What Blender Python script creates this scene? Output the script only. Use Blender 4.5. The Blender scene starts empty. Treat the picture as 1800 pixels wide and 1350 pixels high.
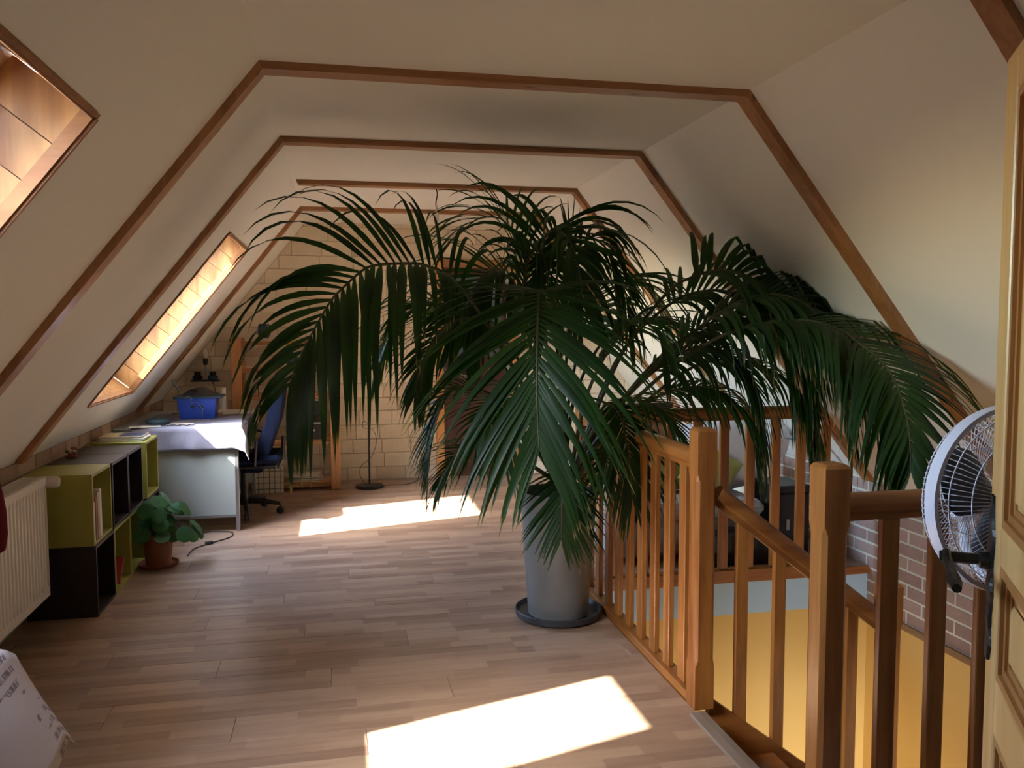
import bpy, math, random
from mathutils import Vector, Matrix
R = random.Random(7)
V = Vector
scene = bpy.context.scene
COL = scene.collection
# ------------------------------------------------------------------ camera, sky, sun, exposure
yaw, pitch, roll, H = 0.2074, 0.0694, -0.0023, 1.45
fw = V((math.sin(yaw)*math.cos(pitch), math.cos(yaw)*math.cos(pitch), -math.sin(pitch)))
r0 = V((math.cos(yaw), -math.sin(yaw), 0)); u0 = r0.cross(fw)
rr = math.cos(roll)*r0 + math.sin(roll)*u0; uu = -math.sin(roll)*r0 + math.cos(roll)*u0
cam_data = bpy.data.cameras.new('camera'); cam = bpy.data.objects.new('camera', cam_data); COL.objects.link(cam)
m = Matrix((rr, uu, -fw)).transposed().to_4x4(); m.translation = (0, 0, H); cam.matrix_world = m
cam_data.sensor_width = 36; cam_data.lens = 1479.1/1800*36; cam_data.clip_start = 0.02
scene.camera = cam
SUN_D = V((0.944, 0.504, -1.0)).normalized()
w = bpy.data.worlds.new('world'); scene.world = w; w.use_nodes = True
nt = w.node_tree; bg = nt.nodes['Background']
sky = nt.nodes.new('ShaderNodeTexSky'); sky.sky_type = 'NISHITA'; sky.sun_disc = False
sky.sun_elevation = math.radians(43.0); sky.sun_rotation = math.atan2(-SUN_D.x, -SUN_D.y)
nt.links.new(sky.outputs[0], bg.inputs[0]); bg.inputs[1].default_value = 5.2
sl = bpy.data.lights.new('sun', 'SUN'); sl.energy = 40.0; sl.angle = math.radians(0.7); sl.color = (1.0, 0.95, 0.87)
so = bpy.data.objects.new('sun', sl); COL.objects.link(so); so.rotation_euler = SUN_D.to_track_quat('-Z', 'Y').to_euler()
so.location = (-6, -2, 6)
scene.view_settings.view_transform = 'Standard'; scene.view_settings.look = 'None'
scene.view_settings.gamma = 1.0; scene.view_settings.use_curve_mapping = False
scene.view_settings.exposure = 0.80
scene.cycles.max_bounces = 12; scene.cycles.diffuse_bounces = 8; scene.cycles.transparent_max_bounces = 8
scene.cycles.sample_clamp_indirect = 6.0
# lower storey: added fill light out of view, brightens the yellow walls
al = bpy.data.lights.new('lower_hall_fill_light', 'AREA'); al.shape = 'RECTANGLE'; al.size = 1.3; al.size_y = 1.2; al.energy = 20
al.color = (1.0, 0.97, 0.92)
ao = bpy.data.objects.new('lower_hall_fill_light', al); COL.objects.link(ao); ao.location = (2.2, 0.66, -1.5); ao.rotation_euler = (math.radians(82), 0, 0); al.spread = math.radians(85)
# added weak fill light, no fixture, in the unseen corridor behind the camera
hl = bpy.data.lights.new('corridor_fill_light', 'AREA'); hl.shape = 'RECTANGLE'; hl.size = 1.0; hl.size_y = 1.0; hl.energy = 0.5; hl.color = (1.0, 0.95, 0.86)
ho = bpy.data.objects.new('corridor_fill_light', hl); COL.objects.link(ho); ho.location = (0.1, -1.1, 1.6); ho.rotation_euler = (math.radians(90), 0, 0)

# ------------------------------------------------------------------ room constants (metres)
XCL, ZC, XCR = -0.248, 2.394, 1.652
SL = 1.2587
XL, ZKL = -1.511, 0.805
XR, ZKR = 3.13, 0.533
YF = 7.979; YB = -1.2
X0, YN, YFR = 1.31, 2.08, 4.45     # stair opening: left edge, near edge, far edge
def zl(x): return ZC + SL*(x-XCL)
def zr(x): return ZC - SL*(x-XCR)

# ------------------------------------------------------------------ materials
MATS = {}
def _mat(name):
    m = bpy.data.materials.new(name); m.use_nodes = True; MATS[name] = m
    return m, m.node_tree.nodes, m.node_tree.links, m.node_tree.nodes['Principled BSDF']
def plain(name, c, rough=0.6, metal=0.0, spec=0.5, bump=0.0, bscale=60, var=0.0, vscale=6, coat=0.0):
    m, n, l, b = _mat(name)
    b.inputs['Base Color'].default_value = (*c, 1); b.inputs['Roughness'].default_value = rough
    b.inputs['Metallic'].default_value = metal; b.inputs['Specular IOR Level'].default_value = spec
    b.inputs['Coat Weight'].default_value = coat
    tc = n.new('ShaderNodeTexCoord')
    if var > 0:
        ns = n.new('ShaderNodeTexNoise'); ns.inputs['Scale'].default_value = vscale; ns.inputs['Detail'].default_value = 5
        l.new(tc.outputs['Object'], ns.inputs['Vector'])
        cr = n.new('ShaderNodeValToRGB'); cr.color_ramp.elements[0].position = 0.3; cr.color_ramp.elements[1].position = 0.7
        cr.color_ramp.elements[0].color = (*[x*(1-var) for x in c], 1); cr.color_ramp.elements[1].color = (*[min(1, x*(1+var)) for x in c], 1)
        l.new(ns.outputs['Fac'], cr.inputs['Fac']); l.new(cr.outputs['Color'], b.inputs['Base Color'])
    if bump > 0:
        nb = n.new('ShaderNodeTexNoise'); nb.inputs['Scale'].default_value = bscale; nb.inputs['Detail'].default_value = 4
        l.new(tc.outputs['Object'], nb.inputs['Vector'])
        bp = n.new('ShaderNodeBump'); bp.inputs['Strength'].default_value = bump; bp.inputs['Distance'].default_value = 0.01
        l.new(nb.outputs['Fac'], bp.inputs['Height']); l.new(bp.outputs['Normal'], b.inputs['Normal'])
    return m
def wood(name, c1, c2, axis=2, scale=14, rough=0.42, knots=0.0, coat=0.15, ring=1.0, knotc=(0.06, 0.02, 0.008)):
    """grain stretched along one axis, random shift per object"""
    m, n, l, b = _mat(name)
    b.inputs['Roughness'].default_value = rough; b.inputs['Coat Weight'].default_value = coat; b.inputs['Coat Roughness'].default_value = 0.25
    tc = n.new('ShaderNodeTexCoord'); oi = n.new('ShaderNodeObjectInfo')
    mp = n.new('ShaderNodeMapping'); s = [scale, scale, scale]; s[axis] = scale*0.09; mp.inputs['Scale'].default_value = s
    ad = n.new('ShaderNodeVectorMath'); ad.operation = 'ADD'
    mul = n.new('ShaderNodeVectorMath'); mul.operation = 'SCALE'; mul.inputs[0].default_value = (7.3, 5.1, 9.7)
    l.new(oi.outputs['Random'], mul.inputs['Scale']); l.new(tc.outputs['Object'], ad.inputs[0]); l.new(mul.outputs[0], ad.inputs[1])
    l.new(ad.outputs[0], mp.inputs['Vector'])
    ns = n.new('ShaderNodeTexNoise'); ns.inputs['Scale'].default_value = 1.0; ns.inputs['Detail'].default_value = 8; ns.inputs['Distortion'].default_value = 0.6*ring
    l.new(mp.outputs[0], ns.inputs['Vector'])
    fine = n.new('ShaderNodeTexNoise'); fine.inputs['Scale'].default_value = 7.0; fine.inputs['Detail'].default_value = 3
    l.new(mp.outputs[0], fine.inputs['Vector'])
    mx = n.new('ShaderNodeMath'); mx.operation = 'MULTIPLY_ADD'; mx.inputs[1].default_value = 0.35; l.new(fine.outputs['Fac'], mx.inputs[0]); l.new(ns.outputs['Fac'], mx.inputs[2])
    cr = n.new('ShaderNodeValToRGB'); cr.color_ramp.elements[0].position = 0.48; cr.color_ramp.elements[1].position = 0.82
    cr.color_ramp.elements[0].color = (*c1, 1); cr.color_ramp.elements[1].color = (*c2, 1); l.new(mx.outputs[0], cr.inputs['Fac'])
    out = cr.outputs['Color']
    if knots > 0:
        mp2 = n.new('ShaderNodeMapping'); s2 = [knots]*3; s2[axis] = knots*0.55; mp2.inputs['Scale'].default_value = s2
        l.new(ad.outputs[0], mp2.inputs['Vector'])
        vo = n.new('ShaderNodeTexVoronoi'); vo.inputs['Scale'].default_value = 1.0; l.new(mp2.outputs[0], vo.inputs['Vector'])
        kr = n.new('ShaderNodeValToRGB'); kr.color_ramp.elements[0].position = 0.05; kr.color_ramp.elements[1].position = 0.13
        kr.color_ramp.elements[0].color = (1, 1, 1, 1); kr.color_ramp.elements[1].color = (0, 0, 0, 1); l.new(vo.outputs['Distance'], kr.inputs['Fac'])
        mm = n.new('ShaderNodeMix'); mm.data_type = 'RGBA'; l.new(kr.outputs['Color'], mm.inputs['Factor']); l.new(out, mm.inputs['A']); mm.inputs['B'].default_value = (*knotc, 1)
        out = mm.outputs['Result']
    l.new(out, b.inputs['Base Color'])
    bp = n.new('ShaderNodeBump'); bp.inputs['Strength'].default_value = 0.12; bp.inputs['Distance'].default_value = 0.004
    l.new(fine.outputs['Fac'], bp.inputs['Height']); l.new(bp.outputs['Normal'], b.inputs['Normal'])
    return m
def masonry(name, c1, c2, rough=0.9, bump=0.5, bscale=22):
    m, n, l, b = _mat(name); b.inputs['Roughness'].default_value = rough
    tc = n.new('ShaderNodeTexCoord'); oi = n.new('ShaderNodeObjectInfo')
    ns = n.new('ShaderNodeTexNoise'); ns.inputs['Scale'].default_value = 9; ns.inputs['Detail'].default_value = 6
    l.new(tc.outputs['Object'], ns.inputs['Vector'])
    ad = n.new('ShaderNodeMath'); ad.operation = 'MULTIPLY_ADD'; ad.inputs[1].default_value = 0.55; l.new(oi.outputs['Random'], ad.inputs[0])
    sb = n.new('ShaderNodeMath'); sb.operation = 'MULTIPLY'; sb.inputs[1].default_value = 0.5; l.new(ns.outputs['Fac'], sb.inputs[0]); l.new(sb.outputs[0], ad.inputs[2])
    cr = n.new('ShaderNodeValToRGB'); cr.color_ramp.elements[0].position = 0.15; cr.color_ramp.elements[1].position = 0.8
    cr.color_ramp.elements[0].color = (*c1, 1); cr.color_ramp.elements[1].color = (*c2, 1)
    l.new(ad.outputs[0], cr.inputs['Fac']); l.new(cr.outputs['Color'], b.inputs['Base Color'])
    nb = n.new('ShaderNodeTexNoise'); nb.inputs['Scale'].default_value = bscale; nb.inputs['Detail'].default_value = 7
    l.new(tc.outputs['Object'], nb.inputs['Vector'])
    bp = n.new('ShaderNodeBump'); bp.inputs['Strength'].default_value = bump; bp.inputs['Distance'].default_value = 0.012
    l.new(nb.outputs['Fac'], bp.inputs['Height']); l.new(bp.outputs['Normal'], b.inputs['Normal'])
    return m

PLASTER = plain('cream_plaster', (0.80, 0.775, 0.69), 0.85, spec=0.25, bump=0.12, bscale=45)
DIMWALL = plain('corridor_shade_brown', (0.20, 0.14, 0.09), 0.9)  # corridor darkness put into the wall colour, less bounce onto the railings
BEAM_Z = wood('beam_pine', (0.25, 0.10, 0.032), (0.42, 0.20, 0.075), axis=0, scale=9, knots=7.5, rough=0.42)
RAIL = wood('varnished_rail_wood_upright', (0.22, 0.072, 0.013), (0.42, 0.17, 0.038), axis=2, scale=10, rough=0.38, coat=0.12)
RAIL_X = wood('varnished_rail_wood_cross', (0.20, 0.065, 0.014), (0.36, 0.14, 0.033), axis=0, scale=10, rough=0.36, coat=0.15)
RAIL_Y = wood('varnished_rail_wood_long', (0.22, 0.072, 0.013), (0.42, 0.17, 0.038), axis=1, scale=10, rough=0.36, coat=0.15)
PALE_OAK = wood('pale_stair_wood', (0.50, 0.30, 0.13), (0.66, 0.44, 0.22), axis=0, scale=10)
DOORW = wood('honey_door_wood', (0.62, 0.36, 0.12), (0.80, 0.52, 0.21), axis=2, scale=8, rough=0.4, coat=0.25)
DOORD = wood('dark_door_moulding', (0.34, 0.15, 0.04), (0.48, 0.23, 0.07), axis=2, scale=10, rough=0.35)
FRAMEO = wood('orange_frame_wood', (0.55, 0.22, 0.06), (0.70, 0.32, 0.10), axis=2, scale=8)
REVEAL = wood('window_lining_pine', (0.30, 0.125, 0.045), (0.58, 0.32, 0.12), axis=2, scale=5, knots=4.5, ring=3.0, rough=0.45, knotc=(0.22, 0.09, 0.05))
REVTRIM = wood('window_trim_wood', (0.22, 0.09, 0.035), (0.36, 0.16, 0.06), axis=0, scale=10)
SHELFW = wood('shelf_pine', (0.46, 0.20, 0.07), (0.62, 0.33, 0.13), axis=2, scale=9, knots=5.0)
STONE = masonry('cream_stone', (0.66, 0.54, 0.38), (0.80, 0.70, 0.53), bump=0.9, bscale=16)
STONEJ = plain('stone_joint', (0.52, 0.43, 0.31), 0.95)
BRICKL = masonry('shaded_brick', (0.30, 0.19, 0.12), (0.46, 0.32, 0.22), bump=0.5)
BRICKLJ = plain('pale_brick_joint', (0.50, 0.43, 0.33), 0.95)
BRICKR = masonry('mauve_brown_brick', (0.30, 0.215, 0.19), (0.46, 0.35, 0.31), bump=0.6, bscale=30)
BRICKRJ = plain('greenish_white_joint', (0.74, 0.76, 0.66), 0.9)
YELLOW = plain('ochre_yellow_paint', (0.72, 0.51, 0.17), 0.75, bump=0.05)
PALEBLUE = plain('pale_blue_paint', (0.42, 0.64, 0.86), 0.75)
TIMBER = wood('dull_timber_strip', (0.20, 0.12, 0.06), (0.30, 0.19, 0.10), axis=1, scale=9)
GREEN = plain('lime_green_lacquer', (0.34, 0.33, 0.065), 0.45, var=0.05)
DARKL = plain('black_brown_lacquer', (0.022, 0.014, 0.012), 0.42)
WHITE_P = plain('white_enamel', (0.74, 0.70, 0.62), 0.35)
GREYWHITE = plain('grey_white_laminate', (0.34, 0.38, 0.365), 0.45)
STEEL = plain('brushed_steel', (0.42, 0.43, 0.46), 0.35, metal=0.9)
CHROME = plain('chrome', (0.75, 0.75, 0.77), 0.15, metal=1.0)
BLACKM = plain('black_iron', (0.012, 0.012, 0.013), 0.35, metal=0.3, bump=0.2)
BLACKP = plain('black_plastic', (0.015, 0.015, 0.018), 0.4)
CLOTH = plain('blue_grey_cloth', (0.24, 0.235, 0.30), 0.95, spec=0.1, bump=0.3, bscale=25, var=0.12, vscale=5)
BLUEBOX = plain('cobalt_blue_plastic', (0.015, 0.06, 0.42), 0.35)
NAVY = plain('navy_fabric', (0.008, 0.012, 0.030), 0.95, spec=0.08, bump=0.3, bscale=200)
TERRA = plain('terracotta', (0.28, 0.095, 0.05), 0.8, bump=0.15)
POTG = plain('grey_plastic_pot', (0.16, 0.16, 0.155), 0.42, var=0.10, vscale=3)
POTD = plain('dark_grey_saucer', (0.035, 0.04, 0.045), 0.4)
SOIL = plain('potting_soil', (0.02, 0.013, 0.008), 1.0, bump=1.0, bscale=80)
FANW = plain('fan_white', (0.72, 0.72, 0.80), 0.35)
FANG = plain('fan_dark_blade', (0.05, 0.05, 0.06), 0.4)
SOFA = plain('grey_sofa_fabric', (0.34, 0.34, 0.35), 0.95, bump=0.2, bscale=150)
CUSHG = plain('olive_green_cushion', (0.34, 0.36, 0.12), 0.95, bump=0.2, bscale=120, var=0.15)
CUSHW = plain('white_linen', (0.66, 0.66, 0.72), 0.95, bump=0.2, bscale=30)
PAPER = plain('paper_white', (0.72, 0.70, 0.66), 0.8)
REDP = plain('red_cover', (0.40, 0.03, 0.03), 0.6)
REDD = plain('dark_red_wool', (0.13, 0.015, 0.02), 0.95, spec=0.1)
PINKP = plain('pink_cover', (0.45, 0.20, 0.17), 0.7)
BLUEC = plain('dark_blue_cover', (0.02, 0.025, 0.06), 0.6)
TEALP = plain('dark_teal_fabric', (0.01, 0.05, 0.08), 0.6)
BEIGEP = plain('beige_cover', (0.5, 0.42, 0.28), 0.7)
MAGY = plain('yellow_print', (0.55, 0.42, 0.04), 0.5)
CORDM = plain('brown_black_cord', (0.03, 0.018, 0.012), 0.5)
GLASSD = plain('dim_blue_grey_pane', (0.10, 0.13, 0.17), 0.2)
DOORDK = wood('dark_red_brown_door', (0.055, 0.018, 0.012), (0.09, 0.03, 0.02), axis=2, scale=8)
WAX = plain('waxy_bulb_white', (0.75, 0.72, 0.62), 0.4)
TRIMGB = plain('grey_brown_nosing', (0.26, 0.20, 0.16), 0.35, metal=0.2)
VALVE = plain('valve_cream', (0.66, 0.60, 0.52), 0.4)

def leaf_mat(name, dark, light, tip):
    m, n, l, b = _mat(name)
    b.inputs['Roughness'].default_value = 0.45; b.inputs['Specular IOR Level'].default_value = 0.35
    oi = n.new('ShaderNodeObjectInfo'); tc = n.new('ShaderNodeTexCoord')
    ns = n.new('ShaderNodeTexNoise'); ns.inputs['Scale'].default_value = 5.0; l.new(tc.outputs['Object'], ns.inputs['Vector'])
    ad = n.new('ShaderNodeMath'); ad.operation = 'MULTIPLY_ADD'; ad.inputs[1].default_value = 0.4
    l.new(oi.outputs['Random'], ad.inputs[0]); l.new(ns.outputs['Fac'], ad.inputs[2])
    cr = n.new('ShaderNodeValToRGB'); cr.color_ramp.elements[0].position = 0.35; cr.color_ramp.elements[1].position = 0.95
    cr.color_ramp.elements[0].color = (*dark, 1); cr.color_ramp.elements[1].color = (*light, 1); l.new(ad.outputs[0], cr.inputs['Fac'])
    at = n.new('ShaderNodeAttribute'); at.attribute_name = 'tipness'
    mx = n.new('ShaderNodeMix'); mx.data_type = 'RGBA'; l.new(at.outputs['Fac'], mx.inputs['Factor']); l.new(cr.outputs['Color'], mx.inputs['A'])
    mx.inputs['B'].default_value = (*tip, 1)
    l.new(mx.outputs['Result'], b.inputs['Base Color'])
    tr = n.new('ShaderNodeBsdfTranslucent'); mc = n.new('ShaderNodeMix'); mc.data_type = 'RGBA'; mc.blend_type = 'MULTIPLY'; mc.inputs['Factor'].default_value = 1
    l.new(mx.outputs['Result'], mc.inputs['A']); mc.inputs['B'].default_value = (1.6, 2.2, 0.5, 1); l.new(mc.outputs['Result'], tr.inputs['Color'])
    ms = n.new('ShaderNodeMixShader'); ms.inputs[0].default_value = 0.28
    out = n['Material Output']; l.new(b.outputs[0], ms.inputs[1]); l.new(tr.outputs[0], ms.inputs[2]); l.new(ms.outputs[0], out.inputs['Surface'])
    return m
LEAF = leaf_mat('palm_leaf', (0.005, 0.019, 0.006), (0.019, 0.056, 0.011), (0.42, 0.30, 0.14))
STALK = plain('palm_stalk', (0.05, 0.055, 0.018), 0.5, var=0.3, vscale=12)
PILEA = leaf_mat('round_leaf', (0.015, 0.065, 0.022), (0.05, 0.15, 0.045), (0.3, 0.3, 0.1))

def floor_mat():
    m, n, l, b = _mat('laminate_strip_floor')
    tc = n.new('ShaderNodeTexCoord'); oi = n.new('ShaderNodeObjectInfo')
    mul = n.new('ShaderNodeMath'); mul.operation = 'MULTIPLY'; mul.inputs[1].default_value = 23.0; l.new(oi.outputs['Random'], mul.inputs[0])
    cx = n.new('ShaderNodeCombineXYZ'); l.new(mul.outputs[0], cx.inputs[0])
    fl = n.new('ShaderNodeMath'); fl.operation = 'FLOOR'; l.new(mul.outputs[0], fl.inputs[0])
    m2 = n.new('ShaderNodeMath'); m2.operation = 'MULTIPLY'; m2.inputs[1].default_value = 0.192; l.new(fl.outputs[0], m2.inputs[0]); l.new(m2.outputs[0], cx.inputs[1])
    ad = n.new('ShaderNodeVectorMath'); ad.operation = 'ADD'; l.new(tc.outputs['Object'], ad.inputs[0]); l.new(cx.outputs[0], ad.inputs[1])
    br = n.new('ShaderNodeTexBrick'); br.offset = 0.37; br.offset_frequency = 2; br.squash = 1.0
    br.inputs['Scale'].default_value = 1.0; br.inputs['Brick Width'].default_value = 0.42; br.inputs['Row Height'].default_value = 0.064
    br.inputs['Mortar Size'].default_value = 0.0; br.inputs['Bias'].default_value = 0.0
    br.inputs['Color1'].default_value = (0, 0, 0, 1); br.inputs['Color2'].default_value = (1, 1, 1, 1)
    l.new(ad.outputs[0], br.inputs['Vector'])
    mp = n.new('ShaderNodeMapping'); mp.inputs['Scale'].default_value = (3.0, 34, 10); l.new(ad.outputs[0], mp.inputs['Vector'])
    ns = n.new('ShaderNodeTexNoise'); ns.inputs['Scale'].default_value = 1.0; ns.inputs['Detail'].default_value = 8; ns.inputs['Distortion'].default_value = 0.5
    l.new(mp.outputs[0], ns.inputs['Vector'])
    mm = n.new('ShaderNodeMath'); mm.operation = 'MULTIPLY_ADD'; mm.inputs[1].default_value = 0.55
    l.new(br.outputs['Color'], mm.inputs[0])
    sc = n.new('ShaderNodeMath'); sc.operation = 'MULTIPLY_ADD'; sc.inputs[1].default_value = 0.75; sc.inputs[2].default_value = -0.12; l.new(ns.outputs['Fac'], sc.inputs[0]); l.new(sc.outputs[0], mm.inputs[2])
    cr = n.new('ShaderNodeValToRGB'); e = cr.color_ramp.elements
    e[0].position = 0.12; e[0].color = (0.20, 0.118, 0.080, 1); e[1].position = 0.85; e[1].color = (0.40, 0.27, 0.185, 1)
    x = cr.color_ramp.elements.new(0.45); x.color = (0.295, 0.188, 0.130, 1)
    l.new(mm.outputs[0], cr.inputs['Fac']); l.new(cr.outputs['Color'], b.inputs['Base Color'])
    b.inputs['Roughness'].default_value = 0.36; b.inputs['Specular IOR Level'].default_value = 0.55
    return m
FLOORM = floor_mat()
def glass_mat():
    m, n, l, b = _mat('window_glass'); out = n['Material Output']
    t = n.new('ShaderNodeBsdfTransparent'); t.inputs[0].default_value = (0.95, 0.97, 0.96, 1)
    g = n.new('ShaderNodeBsdfGlossy'); g.inputs['Roughness'].default_value = 0.02
    f = n.new('ShaderNodeFresnel'); f.inputs[0].default_value = 1.45
    ms = n.new('ShaderNodeMixShader'); l.new(f.outputs[0], ms.inputs[0]); l.new(t.outputs[0], ms.inputs[1]); l.new(g.outputs[0], ms.inputs[2]); l.new(ms.outputs[0], out.inputs['Surface'])
    return m
GLASS = glass_mat()
def print_mat():
    """printed sheet: rows of small text-like dashes, a boxed grid and brown bands"""
    m, n, l, b = _mat('printed_sheet'); b.inputs['Roughness'].default_value = 0.75
    tc = n.new('ShaderNodeTexCoord'); sep = n.new('ShaderNodeSeparateXYZ'); l.new(tc.outputs['UV'], sep.inputs[0])
    def mth(op, a, bb=None, c=None):
        x = n.new('ShaderNodeMath'); x.operation = op
        for i, q in enumerate((a, bb, c)):
            if q is None: continue
            if isinstance(q, (int, float)): x.inputs[i].default_value = q
            else: l.new(q, x.inputs[i])
        return x.outputs[0]
    U, Vv = sep.outputs[0], sep.outputs[1]
    rows = mth('GREATER_THAN', mth('FRACT', mth('MULTIPLY', U, 34.0)), 0.52)
    ns = n.new('ShaderNodeTexNoise'); ns.inputs['Scale'].default_value = 1.0; ns.inputs['Detail'].default_value = 1
    mp = n.new('ShaderNodeMapping'); mp.inputs['Scale'].default_value = (34, 170, 1); l.new(tc.outputs['UV'], mp.inputs['Vector']); l.new(mp.outputs[0], ns.inputs['Vector'])
    glyph = mth('GREATER_THAN', ns.outputs['Fac'], 0.47)
    blk = n.new('ShaderNodeTexNoise'); blk.inputs['Scale'].default_value = 1.0
    mp2 = n.new('ShaderNodeMapping'); mp2.inputs['Scale'].default_value = (6, 5, 1); l.new(tc.outputs['UV'], mp2.inputs['Vector']); l.new(mp2.outputs[0], blk.inputs['Vector'])
    para = mth('GREATER_THAN', blk.outputs['Fac'], 0.50)
    txt = mth('MULTIPLY', mth('MULTIPLY', rows, glyph), para)
    band = mth('GREATER_THAN', mth('SUBTRACT', mth('MULTIPLY', Vv, 1.0), mth('MULTIPLY', U, 0.55)), 0.62)
    edge = mth('LESS_THAN', mth('ABSOLUTE', mth('SUBTRACT', mth('SUBTRACT', Vv, mth('MULTIPLY', U, 0.55)), 0.62)), 0.008)
    a1 = n.new('ShaderNodeMix'); a1.data_type = 'RGBA'; a1.inputs['A'].default_value = (0.46, 0.38, 0.34, 1); a1.inputs['B'].default_value = (0.10, 0.07, 0.07, 1); l.new(mth('MULTIPLY', txt, 0.85), a1.inputs['Factor'])
    a2 = n.new('ShaderNodeMix'); a2.data_type = 'RGBA'; l.new(a1.outputs['Result'], a2.inputs['A']); a2.inputs['B'].default_value = (0.36, 0.22, 0.17, 1); l.new(mth('MULTIPLY', band, 0.6), a2.inputs['Factor'])
    a3 = n.new('ShaderNodeMix'); a3.data_type = 'RGBA'; l.new(a2.outputs['Result'], a3.inputs['A']); a3.inputs['B'].default_value = (0.05, 0.02, 0.02, 1); l.new(edge, a3.inputs['Factor'])
    l.new(a3.outputs['Result'], b.inputs['Base Color'])
    return m
PRINTM = print_mat()
def calendar_mat():
    m, n, l, b = _mat('calendar_print'); b.inputs['Roughness'].default_value = 0.8
    tc = n.new('ShaderNodeTexCoord')
    br = n.new('ShaderNodeTexBrick'); br.offset = 0.0; br.inputs['Scale'].default_value = 1.0; br.inputs['Brick Width'].default_value = 0.045; br.inputs['Row Height'].default_value = 0.05
    br.inputs['Mortar Size'].default_value = 0.003; br.inputs['Color1'].default_value = (0.52, 0.47, 0.36, 1); br.inputs['Color2'].default_value = (0.46, 0.42, 0.33, 1); br.inputs['Mortar'].default_value = (0.06, 0.05, 0.05, 1)
    sw = n.new('ShaderNodeSeparateXYZ'); cb = n.new('ShaderNodeCombineXYZ'); l.new(tc.outputs['Object'], sw.inputs[0]); l.new(sw.outputs[0], cb.inputs[0]); l.new(sw.outputs[2], cb.inputs[1])
    l.new(cb.outputs[0], br.inputs['Vector']); l.new(br.outputs['Color'], b.inputs['Base Color'])
    return m
CALM = calendar_mat()

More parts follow.
